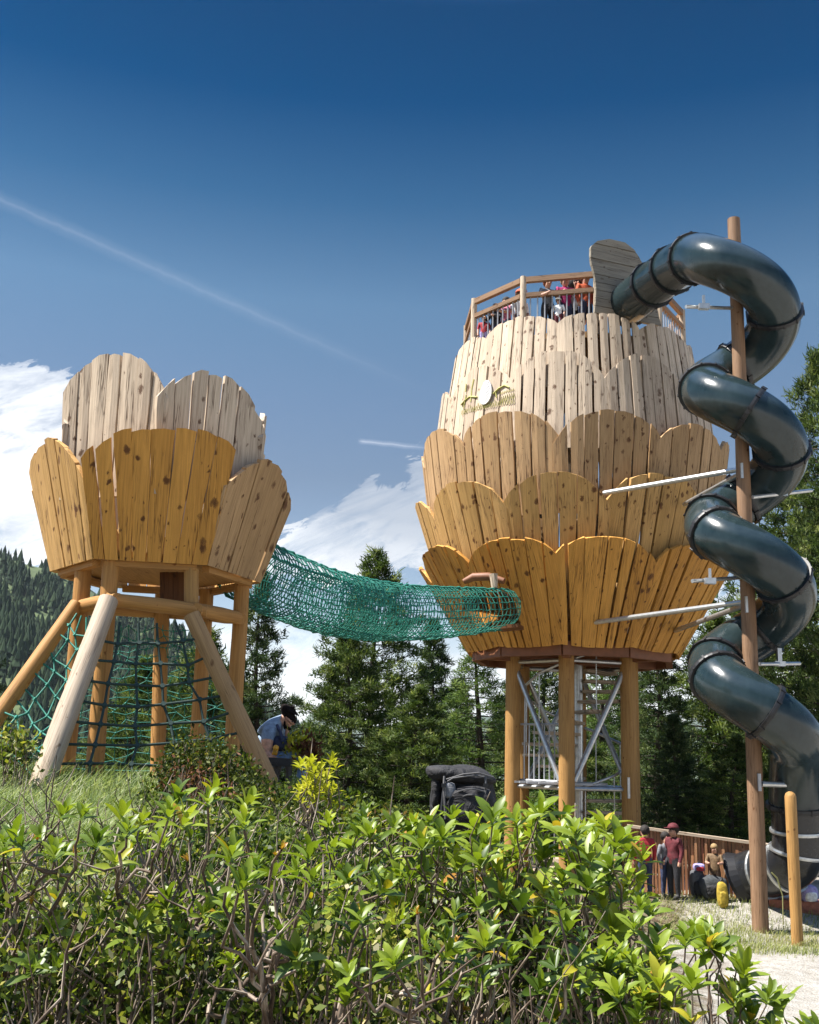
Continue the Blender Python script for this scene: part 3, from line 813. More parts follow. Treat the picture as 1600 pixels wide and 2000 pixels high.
# second, finer safety net stitched over the middle part
for j in range(0, NC - 1):
    mb.tube((Gn[24:52, j] + Gn[24:52, j + 1]) / 2 + rng.standard_normal((28, 3)) * .012, .0055, 4, cap=False)
for i in range(24, 51):
    mb.tube((Gn[i] + Gn[i + 1]) / 2 + rng.standard_normal((NC, 3)) * .012, .0055, 4, cap=False)
tag(mb.build('net_bridge', M['rope'], None, True), 'green rope net tunnel bridge sagging between the small tower and the tall tower', 'net bridge')

# ================================================================== TREES
def blades(c, d, length, width, taper=.35):
    """c (N,3) base, d (N,3) unit direction -> (N,4,3) tapered quads"""
    n = len(c)
    r = rng.standard_normal((n, 3)); s = np.cross(d, r); s /= np.linalg.norm(s, axis=1)[:, None] + 1e-9
    L = np.broadcast_to(length, n)[:, None]; W = np.broadcast_to(width, n)[:, None]
    t = c + d * L
    mid = c + d * L * .0
    return np.stack([mid - s * W * .5, mid + s * W * .5, t + s * W * .5 * taper, t - s * W * .5 * taper], 1)
def tree_proto(h, rad, bare, nbr, ntuft, nbl, blen, bw, prof, mat, droop=0.0, trunk_r=.16, fork=False):
    """returns (crown mesh, trunk mesh) built at the origin"""
    mb = MB()
    zz = np.linspace(-.4, h * .97, 14)
    wob = np.cumsum(rng.standard_normal((14, 2)) * .05, 0) * (zz / h)[:, None].clip(0)
    tr = np.stack([wob[:, 0], wob[:, 1], zz], 1)
    mb.tube(tr, np.linspace(trunk_r, trunk_r * .12, 14), 9, jit=.04)
    cs, ds, rn = [], [], []
    for i in range(nbr):
        f = (i + random.random()) / nbr
        z = h * (bare + (1 - bare) * f)
        L = rad * prof(f) * random.uniform(.62, 1.12)
        az = i * 2.399 + random.uniform(-.4, .4)
        d = np.array((math.cos(az), math.sin(az), 0)); b0 = np.array((np.interp(z, zz, tr[:, 0]), np.interp(z, zz, tr[:, 1]), z))
        rise = L * (random.uniform(.0, .35) - droop * (1 - f))
        t = np.linspace(0, 1, 5)[:, None]
        pts = b0 + d * L * t + np.array((0, 0, 1)) * rise * t ** 1.6
        if L > .25: mb.tube(pts, np.linspace(.035, .008, 5) * (1.2 - f * .7), 4, cap=False)
        nt_ = max(4, int(ntuft * 1.4 * (.35 + L / rad)))
        tt = random.choices(range(100), k=nt_)
        for q in range(nt_):
            u = rng.uniform(.25, 1.04) ** .8
            lat = np.array((-d[1], d[0], 0)) * rng.normal(0, .20 * L * (1.15 - .5 * u)) + np.array((0, 0, rng.normal(.02, .09)))
            c = b0 + d * L * u + np.array((0, 0, rise * u ** 1.6)) + lat
            tone = np.clip(rng.normal(.42, .26), 0, 1)
            dd = rng.standard_normal((nbl, 3)) + d * .7 + np.array((0, 0, .9)); dd /= np.linalg.norm(dd, axis=1)[:, None]
            cs.append(c + rng.standard_normal((nbl, 3)) * .07); ds.append(dd); rn.append(np.clip(tone + rng.normal(0, .10, nbl), 0, 1))
    top = np.array((tr[-1][0], tr[-1][1], h))
    for q in range(10):
        dd = rng.standard_normal((nbl, 3)) * .6 + np.array((0, 0, 1.2)); dd /= np.linalg.norm(dd, axis=1)[:, None]
        cs.append(top - np.array((0, 0, .09 * q)) + rng.standard_normal((nbl, 3)) * .05 * (1 + q * .3)); ds.append(dd); rn.append(np.clip(rng.normal(.5, .15, nbl), 0, 1))
    c = np.concatenate(cs); d = np.concatenate(ds); rn = np.concatenate(rn)
    q = quads('crown', blades(c, d, rng.uniform(.6, 1.3, len(c)) * blen, rng.uniform(.7, 1.2, len(c)) * bw), rn, mat)
    t = mb.build('trunk', M['bark'], None, True)
    return q, t
pr_cone = lambda f: max(.06, (1 - f) ** .75 * min(1, .55 + f * 2.2))
pr_oval = lambda f: max(.10, math.sin(math.pi * (f * .82 + .16)) ** .8 * (1 - .35 * f))
pr_col = lambda f: max(.08, (1 - f ** 2.2) * min(1, .5 + f * 3))
protos = {
    'pine_a': tree_proto(10, 2.7, .10, 110, 10, 22, .18, .036, pr_oval, M['pine']),
    'pine_b': tree_proto(10, 2.2, .06, 110, 9, 22, .17, .036, pr_cone, M['pine2'], .15),
    'pine_c': tree_proto(8, 2.3, .04, 90, 11, 22, .17, .036, pr_col, M['pine'], .1),
    'larch': tree_proto(9, 2.0, .08, 100, 7, 20, .15, .030, pr_cone, M['larch'], .25),
    'big': tree_proto(13, 3.2, .06, 150, 13, 22, .17, .036, pr_oval, M['pine'], .0, .2),
}
_first = {k: True for k in protos}
def put_tree(kind, px, py_top, Y, label, rot=0, wid=1.0, group='pines behind the play towers', name='pine_tree', base=None):
    top = P(px, py_top, Y); g = float(ground(top[0], Y)) if base is None else base
    q, t = protos[kind]
    H = {'pine_a': 10, 'pine_b': 10, 'pine_c': 8, 'larch': 9, 'big': 13}[kind]
    s = (top[2] - g) / H
    o = thing(name, label, 'tree', (0, 0, 0), group)
    for src in (t, q):
        if _first[kind]: c = src
        else: c = src.copy(); C.objects.link(c)
        c.parent = o
    _first[kind] = False
    o.location = (top[0], Y, g); o.rotation_euler = (0, 0, rot); w = s * wid * 1.22; o.scale = (w, w, s)
    return o
T = [
    ('pine_b', 525, 1120, 21, 'tall dark pine rising right behind the small tower and the net bridge', 0.3, .82),
    ('pine_a', 735, 1088, 25, 'tall bushy pine with a bare dark trunk under the net bridge', 1.1, .85),
    ('pine_b', 845, 1215, 27, 'slender dark pine just left of the big tower posts', 2.0, 1.0),
    ('larch', 948, 1235, 23, 'light green feathery larch beside the left post of the big tower', .6, 1.25),
    ('pine_c', 690, 1225, 23, 'mid green pine standing left of the bare dark trunk', 2.9, .9),
    ('pine_a', 1062, 1225, 30, 'dark pine seen through the left gap between the big tower posts', .2, .9),
    ('larch', 1175, 1235, 27, 'sunlit green larch seen behind the spiral stair', 1.9, 1.1),
    ('pine_b', 1275, 1225, 21.5, 'dense dark pine just right of the big tower posts', 2.2, 1.1),
    ('pine_c', 1370, 1205, 24, 'dark pine behind the lower turns of the slide, above the wooden fence', .9, 1.1),
    ('pine_a', 1450, 1180, 28, 'shaded pine directly behind the slide pole', 1.5, .9),
    ('big', 1625, 690, 18.5, 'largest pine at the right edge of the photo, taller than the slide', 2.6, .62),
    ('pine_a', 1545, 930, 23, 'broad pine between the slide and the right edge', .5, .9),
    ('larch', 1600, 1240, 18.5, 'small sunlit tree low at the right edge behind the slide', 3.0, 1.0),
    ('pine_b', -12, 1195, 24, 'small dark pine cut by the left edge of the photo', .2, .8),
    ('pine_c', 265, 1290, 19, 'young pine seen through the front climbing net', .9, 1.0),
    ('pine_c', 400, 1235, 21, 'dark pine behind the right posts of the small tower', 2.3, 1.0),
    ('larch', 340, 1330, 17, 'small bright larch under the small tower', 1.3, 1.0),
    ('pine_b', 1320, 1400, 19, 'low dark pine right behind the wooden fence', 1.2, 1.3),
    ('pine_c', 1420, 1440, 18.6, 'low shaded pine behind the right end of the wooden fence', .4, 1.3),
    ('pine_c', 800, 1345, 22, 'short dark pine behind the black rucksack', 1.0, 1.2),
    ('pine_c', 1130, 1420, 24, 'low dark pine behind the middle post of the big tower', 2.5, 1.4),
    ('pine_b', 900, 1330, 32, 'farther dark pine between the rucksack and the left post of the big tower', 1.4, 1.3),
    ('pine_b', 450, 1375, 18, 'low pine behind the right raking leg of the small tower', 2.0, 1.1),
    ('pine_a', 1010, 1330, 36, 'distant dark pine left of the spiral stair', .8, 1.2),
    ('pine_a', 1210, 1310, 34, 'distant dark pine behind the right post of the big tower', 2.4, 1.2),
    ('pine_b', 1500, 1330, 30, 'distant dark pine behind the slide exit', 1.7, 1.3),
]
for t in T: put_tree(t[0], t[1], t[2], t[3], t[4], t[5], t[6], name='larch_tree' if t[0] == 'larch' else 'pine_tree')

# ------------------------------------------------------------------ far wooded slope and mountains
def azel(px, py):
    d = ray(px, py); return math.degrees(math.atan2(d[0], d[1])), math.degrees(math.asin(d[2]))
rp = [(-700, 1050), (-250, 1045), (-60, 1047), (0, 1052), (40, 1068), (95, 1098), (150, 1128), (230, 1170), (330, 1230), (450, 1315), (560, 1405), (640, 1452), (760, 1475), (900, 1490)]
ra, re = np.array([azel(*q) for q in rp]).T
def slope_z(az, r):
    el = np.interp(az, ra, re, right=-1.0)
    Rr = 620
    zr_ = 2 + math.tan(R(1)) * 0 + Rr * np.tan(np.radians(el)) - 3
    t = np.clip((r - 190) / (Rr - 190), 0, 1.25)
    return -42 + (zr_ + 42) * np.where(t < 1, t ** 1.15, 1 - (t - 1) * .6)
azs = np.radians(np.linspace(-34, 6, 90)); rs = np.linspace(180, 740, 60)
AZ, RR_ = np.meshgrid(azs, rs)
X = np.sin(AZ) * RR_; Y_ = np.cos(AZ) * RR_
Z = slope_z(np.degrees(AZ), RR_) + np.sin(AZ * 55 + RR_ * .02) * 3 + np.sin(RR_ * .05 + AZ * 20) * 2.5
V = np.stack([X, Y_, Z], -1).reshape(-1, 3); idx = np.arange(90 * 60).reshape(60, 90)
F = np.stack([idx[:-1, :-1], idx[:-1, 1:], idx[1:, 1:], idx[1:, :-1]], -1).reshape(-1, 4)
me = bpy.data.meshes.new('hill'); me.from_pydata(V.tolist(), [], F.tolist()); me.polygons.foreach_set('use_smooth', np.ones(len(F), bool))
mt, nt, b = newmat('hill_meadow'); tc = N(nt, 'ShaderNodeTexCoord').outputs['Object']
nt.links.new(ramp(nt, noise(nt, tc, .03, 5, .65), [(.35, (.035, .055, .02)), (.65, (.11, .15, .05))]), b.inputs['Base Color']); b.inputs['Roughness'].default_value = .95
me.materials.append(mt); o = bpy.data.objects.new('hill', me); C.objects.link(o); tag(o, kind='structure')
# conifers on the slope: a far wood nobody could count
n = 7000
az = rng.uniform(-33, 2, n); u = rng.uniform(0, 1, n); r = 230 + 410 * u ** .8
keep = np.ones(n, bool)
elr = np.interp(az, ra, re)
open_ = (np.sin(np.radians(az) * 60) + np.sin(r * .045) > .9) & (r > 520)
open2 = (r > 570) & (az < -19.2) & (rng.uniform(0, 1, n) < .72)
keep &= ~(open_ & (rng.uniform(0, 1, n) < .7)) & ~open2
az, r = az[keep], r[keep]; n = len(az)
bx, by = np.sin(np.radians(az)) * r, np.cos(np.radians(az)) * r
bz = slope_z(az, r) + np.sin(np.radians(az) * 55 + r * .02) * 3 + np.sin(r * .05 + np.radians(az) * 20) * 2.5 - .6
Hh = rng.uniform(5.5, 11.5, n) * np.interp(r, [230, 640], [1.05, .9])
Vs, Fs, rn = [], [], []; off = 0
ang = np.arange(7) * 2 * math.pi / 7
for i in range(n):
    for (z0, z1, w) in ((.02, .5, .23), (.25, .75, .19), (.50, .98, .13)):
        rr = Hh[i] * w * rng.uniform(.75, 1.3, 7)
        ring = np.stack([bx[i] + np.cos(ang) * rr, by[i] + np.sin(ang) * rr, bz[i] + Hh[i] * z0 + rng.uniform(-.04, .04, 7) * Hh[i]], 1)
        apex = np.array([[bx[i] + rng.normal(0, .12), by[i], bz[i] + Hh[i] * z1]])
        Vs.append(np.concatenate([ring, apex]))
        for k in range(7): Fs.append((off + k, off + (k + 1) % 7, off + 7)); 
        rn += [min(1, max(0, .5 + .22 * math.sin(i * 12.9898)))] * 7
        off += 8
me = bpy.data.meshes.new('conifer_forest'); me.from_pydata(np.concatenate(Vs).tolist(), [], Fs)
a = me.attributes.new('rnd', 'FLOAT', 'FACE'); a.data.foreach_set('value', np.array(rn, np.float32))
M['farpine'] = foliage('far_conifer', [(0, (.012, .026, .014)), (.6, (.028, .050, .024)), (1, (.06, .09, .035))], .1, .8)
me.materials.append(M['farpine']); o = bpy.data.objects.new('conifer_forest', me); C.objects.link(o)
tag(o, 'dense dark conifer forest covering the hillside at the left', 'forest', kind='stuff')
# far mountains
def mountains():
    azs = np.linspace(-45, 45, 361); prof = []
    key = [(-45, 1.6), (-10, 1.6), (azel(540, 1420)[0], 1.2), (azel(572, 1420)[0], azel(572, 1422)[1]), (azel(596, 1420)[0], azel(596, 1400)[1]), (azel(622, 1396)[0], azel(622, 1388)[1]), (azel(650, 1410)[0], azel(650, 1402)[1]), (azel(800, 1420)[0], azel(800, 1425)[1]), (azel(960, 1400)[0], azel(960, 1395)[1]), (azel(1130, 1430)[0], azel(1130, 1420)[1]), (azel(1400, 1440)[0], azel(1400, 1400)[1]), (45, 1.6)]
    k = np.array(key); el = np.interp(azs, k[:, 0], k[:, 1]) + .10 * np.sin(azs * 5.1) + .06 * np.sin(azs * 13.7 + 1)
    rows_ = []
    for t in np.linspace(0, 1, 24):
        r = 2400 + 1500 * t
        z = -75 + (2 + 3900 * np.tan(np.radians(el)) + 75) * t ** .9 + np.sin(azs * 9 + t * 17) * 16 * math.sin(math.pi * t) + np.sin(azs * 27 - t * 31) * 8 * math.sin(math.pi * t)
        rows_.append(np.stack([np.sin(np.radians(azs)) * r, np.cos(np.radians(azs)) * r, z], 1))
    V = np.concatenate(rows_); n = len(azs); idx = np.arange(24 * n).reshape(24, n)
    F = np.stack([idx[:-1, :-1], idx[:-1, 1:], idx[1:, 1:], idx[1:, :-1]], -1).reshape(-1, 4)
    me = bpy.data.meshes.new('mountains'); me.from_pydata(V.tolist(), [], F.tolist()); me.polygons.foreach_set('use_smooth', np.ones(len(F), bool))
    mt, nt, b = newmat('mountain_slope'); tc = N(nt, 'ShaderNodeTexCoord').outputs['Object']
    nt.links.new(ramp(nt, noise(nt, tc, .006, 6, .65), [(.35, (.03, .05, .025)), (.6, (.07, .09, .045)), (.75, (.16, .16, .13))]), b.inputs['Base Color']); b.inputs['Roughness'].default_value = .95
    me.materials.append(mt); o = bpy.data.objects.new('mountains', me); C.objects.link(o); tag(o, kind='structure')
mountains()

# ================================================================== SHRUBS
class Leafs:
    def __init__(s): s.V = []; s.F = []; s.rn = []; s.n = 0
    def leaf(s, b, d, up, L, W, rn, curl=.18):
        d = nrm(d); side = nrm(np.cross(d, up)); n_ = np.cross(side, d)
        st = ((0.0, .10, 0), (.28, .78, .03), (.58, 1.0, .02), (.84, .66, -.05), (1.0, .06, -.12))
        pts = []
        for (t, w, z) in st:
            mid = b + d * (L * t) + n_ * (L * z * curl * 5)
            e = side * (W * .5 * w); li = n_ * (W * .16 * w)
            pts += [mid - e + li, mid, mid + e + li]
        o = s.n; s.V += pts
        for k in range(4):
            a = o + k * 3; c = a + 3
            s.F += [(a, a + 1, c + 1, c), (a + 1, a + 2, c + 2, c + 1)]
        s.rn += [rn] * 8; s.n += 15
    def build(s, name, mat, parent):
        me = bpy.data.meshes.new(name); V = np.array(s.V) - np.asarray(parent.matrix_world.translation)
        me.from_pydata(V.tolist(), [], s.F)
        a = me.attributes.new('rnd', 'FLOAT', 'FACE'); a.data.foreach_set('value', np.array(s.rn, np.float32))
        me.polygons.foreach_set('use_smooth', np.ones(len(s.F), bool)); me.materials.append(mat); me.update()
        o = bpy.data.objects.new(name, me); C.objects.link(o); o.parent = parent; return o
def curve_pts(a, b, n, wob, up=0.0):
    t = np.linspace(0, 1, n)[:, None]; L = np.linalg.norm(b - a)
    p = a + (b - a) * t
    w = np.cumsum(rng.standard_normal((n, 3)), 0); w -= w[0] + (w[-1] - w[0]) * t
    p = p + w * wob * L / math.sqrt(n)
    p[:, 2] += (-np.sin(math.pi * t[:, 0]) * up * L)
    return p
def rosette(lf, p, ax, size, tone, nl=None, W=.34):
    ax = nrm(ax); nl = nl or random.randint(8, 12)
    a = np.array((1.0, 0, 0)) if abs(ax[0]) < .8 else np.array((0, 1.0, 0)); u = nrm(np.cross(ax, a)); w = np.cross(ax, u)
    for i in range(nl):
        th = i * 2.399 + random.uniform(-.25, .25); f = i / nl
        el = R(12 + 62 * f + random.uniform(-12, 12))
        d = (u * math.cos(th) + w * math.sin(th)) * math.cos(el) + ax * math.sin(el)
        L = size * (1.0 - .35 * f) * random.uniform(.8, 1.15)
        rn = tone + random.gauss(0, .09) + .10 * f
        if random.random() < .035: rn = random.uniform(.9, .97)
        lf.leaf(p + ax * (f * .02), d, ax, L, L * W * random.uniform(.85, 1.2), min(1, max(0, rn)), random.uniform(.05, .3))
def shrub(label, base, tips, size, tone, thick=.011, mains=5, leafmat='rhodo', dead=.04, lower=.5, cat='shrub', name='rhododendron_shrub'):
    base = np.asarray(base, float)
    thick *= .74
    o = thing(name, label, cat, base)
    st = MB(); lf = Leafs()
    tips = [np.asarray(t) for t in tips]
    # group the tips by nearest of a few random main directions
    cen = random.sample(tips, min(mains, len(tips)))
    grp = [[] for _ in cen]
    for t in tips: grp[int(np.argmin([np.linalg.norm(t - c) for c in cen]))].append(t)
    for g in grp:
        if not g: continue
        ce = np.mean(g, 0)
        nodeA = base + (ce - base) * random.uniform(.35, .5) + rng.standard_normal(3) * .05
        b0 = base + rng.standard_normal(3) * np.array((.07, .07, .0)); b0[2] -= .05
        st.tube(curve_pts(b0, nodeA, 9, .10, .07), np.linspace(thick * 1.3, thick * .8, 9), 7, cap=False, jit=.12)
        # second level forks
        nsub = max(1, len(g) // 3); cc = random.sample(g, nsub); sg = [[] for _ in cc]
        for t in g: sg[int(np.argmin([np.linalg.norm(t - c) for c in cc]))].append(t)
        for s_ in sg:
            if not s_: continue
            c2 = np.mean(s_, 0)
            nodeB = nodeA + (c2 - nodeA) * random.uniform(.45, .65) + rng.standard_normal(3) * .03
            st.tube(curve_pts(nodeA, nodeB, 7, .11, .05), np.linspace(thick * .75, thick * .45, 7), 6, cap=False, jit=.12)
            for t in s_:
                pts = curve_pts(nodeB, t, 7, .16, .08)
                st.tube(pts, np.linspace(thick * .5, thick * .28, 7), 5, cap=False)
                ax = nrm(nrm(pts[-1] - pts[-2]) + np.array((0, 0, .8)) + rng.standard_normal(3) * .15)
                if random.random() < dead:
                    for q in range(6): lf.leaf(t, ax + rng.standard_normal(3) * .6, ax, size * .3, size * .12, random.uniform(.955, 1))
                else:
                    rosette(lf, t, ax, size * random.uniform(.75, 1.2), tone + random.gauss(0, .12))
                    if random.random() < lower:
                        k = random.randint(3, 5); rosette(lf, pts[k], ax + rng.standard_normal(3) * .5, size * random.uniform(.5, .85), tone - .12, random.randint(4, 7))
                if random.random() < .25:
                    e = nodeB + (t - nodeB) * .5 + rng.standard_normal(3) * .09
                    st.tube(curve_pts(pts[2], e, 4, .1), np.linspace(thick * .3, thick * .15, 4), 4, cap=False)
    st.build('branch', M['stem'], o, True); lf.build('foliage', M[leafmat], o)
    return o
def tip_cloud(n, xr, yfun, yr, Yr, jx=0):
    """tips: picture x in xr, picture y between yfun(x) (top line) and yfun(x)+yr, depth in Yr"""
    out = []
    for i in range(n):
        x = random.uniform(*xr); f = random.random() ** 1.3; y = yfun(x) + f * yr + random.gauss(0, 10)
        out.append(P(x, y, random.uniform(*Yr)))
    return out
TL = lambda ks: (lambda x: float(np.interp(x, [k[0] for k in ks], [k[1] for k in ks])))
def gbase(px, Y, dx=0): 
    q = P(px, 1480, Y); return np.array((q[0] + dx, Y, float(ground(q[0] + dx, Y)) - .02))
# dense mass at the centre and right
topline = TL([(600, 1640), (680, 1585), (760, 1615), (840, 1622), (930, 1628), (985, 1590), (1050, 1592), (1120, 1620), (1190, 1640), (1240, 1650), (1290, 1750), (1330, 1820), (1400, 1850)])
def nearshrub(label, px, Y, xr, n, yr, size, tone, dY=.45, tl=topline, add=0, **k):
    tips = tip_cloud(n, xr, lambda x: tl(x) + add, yr, (Y - dY, Y + dY))
    return shrub(label, gbase(px, Y + .1), tips, size, tone, **k)
nearshrub('rhododendron with the tallest leaf rosettes in front of the big tower posts', 1050, 3.3, (935, 1165), 46, 210, .082, .50)
nearshrub('bright rhododendron in front of the right post of the big tower', 1170, 3.1, (1090, 1275), 38, 230, .080, .55)
nearshrub('leafy rhododendron in front of the black rucksack', 880, 3.4, (780, 990), 42, 220, .080, .50)
nearshrub('rhododendron with glossy rosettes left of the black rucksack', 730, 3.6, (640, 840), 36, 200, .076, .46)
nearshrub('low rhododendron at the right end of the thicket beside the sandy ground', 1250, 2.7, (1165, 1330), 22, 220, .070, .45, add=60)
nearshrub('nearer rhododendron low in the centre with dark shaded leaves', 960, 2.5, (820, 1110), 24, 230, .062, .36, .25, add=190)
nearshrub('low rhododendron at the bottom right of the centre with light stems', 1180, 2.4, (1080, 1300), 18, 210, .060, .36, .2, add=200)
# left, sparse stems with few rosettes
tll = TL([(-60, 1600), (90, 1590), (190, 1640), (300, 1580), (395, 1570), (470, 1570), (560, 1640), (650, 1700), (720, 1690)])
nearshrub('sparse rhododendron with few rosettes at the left edge', 30, 2.7, (-70, 190), 26, 330, .066, .42, .3, tll, thick=.012, lower=.15, dead=.1)
nearshrub('sparse rhododendron with crooked stems and two upright rosettes in front of the small tower', 330, 2.6, (215, 480), 32, 330, .066, .45, .3, tll, thick=.012, lower=.15, dead=.1)
nearshrub('open rhododendron with long pale stems arching right at the bottom centre', 560, 2.3, (430, 760), 30, 330, .058, .42, .3, tll, thick=.013, lower=.12, dead=.12, add=30)
# long pale stems, bottom centre
nearshrub('bare-stemmed rhododendron with whitish branches fanning out at the bottom', 800, 2.2, (640, 980), 16, 260, .055, .40, .25, topline, thick=.012, lower=.1, dead=.15, add=150)
# right foreground corner
tlr = TL([(1240, 1880), (1300, 1880), (1380, 1800), (1440, 1880), (1500, 1930), (1560, 1940), (1640, 1950)])
nearshrub('small rhododendron standing alone in front of the sandy ground', 1375, 3.0, (1335, 1450), 9, 170, .066, .45, .12, tlr, thick=.009, lower=.5)
nearshrub('low rhododendron with three rosettes at the bottom right corner', 1480, 2.3, (1390, 1610), 13, 120, .066, .48, .15, tlr, thick=.008, lower=.3, add=25)
nearshrub('low leafy rhododendron at the bottom right of the thicket', 1290, 2.25, (1180, 1400), 16, 120, .06, .42, .15, tlr, thick=.009, lower=.3, add=10)

# small-leaved mid shrubs
def small_shrub(label, px, Y, xr, tl, ybot, n, nl, lsize, mat='bilberry', tone=.45, dY=.45, stem=True, name='bilberry_shrub'):
    base = gbase(px, Y); o = thing(name, label, 'shrub', base)
    st = MB(); cs, ds, rn = [], [], []
    for i in range(n):
        x = random.uniform(*xr); y = tl(x) + abs(random.gauss(0, .45)) * (ybot - tl(x)); tip = P(x, y, Y + random.uniform(-dY, dY))
        b0 = np.array((base[0] + (tip[0] - base[0]) * random.uniform(.3, .9), tip[1], 0)); b0[2] = float(ground(b0[0], b0[1]))
        if stem and i % 2 == 0: st.tube(curve_pts(b0, tip, 6, .12, .05), np.linspace(.006, .0018, 6), 4, cap=False)
        tone_i = np.clip(tone + rng.normal(0, .15), 0, 1)
        c = tip + rng.standard_normal((nl, 3)) * .045 + (b0 - tip) * (rng.uniform(0, .5, nl)[:, None] ** 1.5)
        d = rng.standard_normal((nl, 3)) + np.array((0, 0, .5)); d /= np.linalg.norm(d, axis=1)[:, None]
        cs.append(c); ds.append(d); rn.append(np.clip(tone_i + rng.normal(0, .18, nl), 0, 1))
    c = np.concatenate(cs); d = np.concatenate(ds); r_ = np.concatenate(rn)
    V = leafquads(c, d, rng.uniform(.7, 1.3, len(c)) * lsize, .55)
    if stem: st.build('branch', M['stem'], o, True)
    quads('foliage', V, r_, M[mat], o)
    return o
def leafquads(c, d, L, w):
    n = len(c); r = rng.standard_normal((n, 3)); s = np.cross(d, r); s /= np.linalg.norm(s, axis=1)[:, None]
    L = np.broadcast_to(L, n)[:, None]
    return np.stack([c, c + d * L * .5 + s * L * w * .5, c + d * L, c + d * L * .5 - s * L * w * .5], 1)
small_shrub('dark small-leaved shrub beneath the right half of the small tower', 415, 7.0, (318, 505), TL([(318, 1490), (350, 1445), (430, 1455), (500, 1510)]), 1610, 420, 26, .030)
small_shrub('dark small-leaved shrub below the seated man', 540, 6.4, (450, 660), TL([(450, 1530), (520, 1550), (600, 1580), (660, 1610)]), 1700, 420, 26, .028)
shrub('yellow-green shrub top on whitish stems standing out right of the seated man', gbase(598, 4.3), [P(random.uniform(585, 658), random.uniform(1492, 1560), random.uniform(4.1, 4.5)) for _ in range(20)], .055, .5, thick=.011, leafmat='yellowleaf', lower=.7)
small_shrub('low green shrub behind the rosettes left of the rucksack', 720, 6.8, (640, 830), TL([(640, 1620), (720, 1590), (830, 1625)]), 1680, 260, 24, .035, 'bilberry', .6)
small_shrub('low sprawling shrub in the middle of the left thicket', 380, 4.2, (240, 640), TL([(240, 1640), (400, 1610), (640, 1640)]), 1800, 300, 24, .026, 'cover', .4, .6, name='heath_shrub')
flat = lambda y: TL([(-200, y), (2000, y)])
small_shrub('heath shrub with tiny leaves at the bottom left corner', 90, 2.9, (-60, 260), flat(1760), 2050, 230, 24, .022, 'cover', .52, .5, name='heath_shrub')
small_shrub('dark heath shrub under the crooked stems at the bottom left of centre', 400, 2.8, (230, 560), flat(1800), 2050, 190, 24, .022, 'cover', .5, .5, name='heath_shrub')
small_shrub('heath shrub with yellowish leaves under the pale arching stems', 660, 2.8, (520, 820), flat(1790), 2050, 210, 24, .022, 'cover', .55, .5, name='heath_shrub')
small_shrub('leafy heath shrub on the bank in front of the pale grass', 150, 4.6, (-60, 330), flat(1665), 1800, 200, 22, .026, 'cover', .58, .6, name='heath_shrub')
small_shrub('dark heath shrub deep among the stems at the bottom right of centre', 1030, 3.4, (840, 1220), flat(1800), 2080, 230, 24, .024, 'bilberry', .4, .6, name='heath_shrub')
small_shrub('yellowish shrub by the foot of the leftmost leg of the small tower', 30, 7.4, (-15, 60), TL([(-15, 1430), (25, 1405), (60, 1440)]), 1490, 36, 16, .042, 'cover', .62, .2, name='heath_shrub')
small_shrub('tangle of dry reddish twigs at the foot of the small tower', 385, 6.6, (320, 460), TL([(320, 1500), (390, 1490), (460, 1520)]), 1610, 130, 7, .028, 'deadleaf', .5, name='dry_shrub')
# ground cover, grass: nobody could count these
def scatter(n, xf, Yr):
    Y = rng.uniform(*Yr, n); px = rng.uniform(*xf, n)
    X = np.array([(p - 800) / FPX * y * .985 for p, y in zip(px, Y)]); return X, Y, ground(X, Y)
def stuff_leaves(name, label, n, xf, Yr, hr, L, mat, cat='ground cover', tone=.5):
    X, Y, Z = scatter(n, xf, Yr)
    c = np.stack([X, Y, Z + rng.uniform(*hr, n) ** 1.0], 1); d = rng.standard_normal((n, 3)) + np.array((0, 0, .35)); d /= np.linalg.norm(d, axis=1)[:, None]
    patch = .5 + .5 * np.sin(X * 3.1 + Y * 2.3) * np.sin(Y * 4.1 - X * 1.7)
    rn = np.clip(tone + (patch - .5) * .4 + rng.normal(0, .18, n), 0, 1)
    o = quads(name, leafquads(c, d, rng.uniform(.6, 1.4, n) * L, .6), rn, M[mat]); tag(o, label, cat, kind='stuff'); return o
def stuff_grass(name, label, n, xf, Yr, Lr, w, mat, mask=None, bend=.8):
    X, Y, Z = scatter(n, xf, Yr)
    if mask is not None:
        k = mask(X, Y); X, Y, Z = X[k], Y[k], Z[k]
    n = len(X); L = rng.uniform(*Lr, n)
    a = rng.uniform(0, 2 * math.pi, n); lean = rng.uniform(.1, 1, n) * bend
    d1 = np.stack([np.cos(a) * lean * .5 + .15, np.sin(a) * lean * .5, np.ones(n)], 1); d1 /= np.linalg.norm(d1, axis=1)[:, None]
    d2 = np.stack([np.cos(a) * lean * 1.8 + .3, np.sin(a) * lean * 1.5, np.full(n, .45)], 1); d2 /= np.linalg.norm(d2, axis=1)[:, None]
    b0 = np.stack([X, Y, Z - .01], 1); b1 = b0 + d1 * (L * .55)[:, None]; b2 = b1 + d2 * (L * .5)[:, None]
    s = np.stack([-np.sin(a), np.cos(a), np.zeros(n)], 1) * w * .5
    q1 = np.stack([b0 - s, b0 + s, b1 + s * .8, b1 - s * .8], 1); q2 = np.stack([b1 - s * .8, b1 + s * .8, b2 + s * .1, b2 - s * .1], 1)
    patch = .5 + .5 * np.sin(X * 2.2 + 1) * np.sin(Y * 2.9)
    rn = np.clip(.5 + (patch - .5) * .5 + rng.normal(0, .2, n), 0, 1)
    o = quads(name, np.concatenate([q1, q2]), np.concatenate([rn, rn]), M[mat]); tag(o, label, 'grass', kind='stuff'); return o
stuff_leaves('ground_cover', 'low bright green leafy ground cover beneath the shrub stems', 27000, (-150, 1000), (2.2, 4.6), (.0, .22), .020, 'cover')
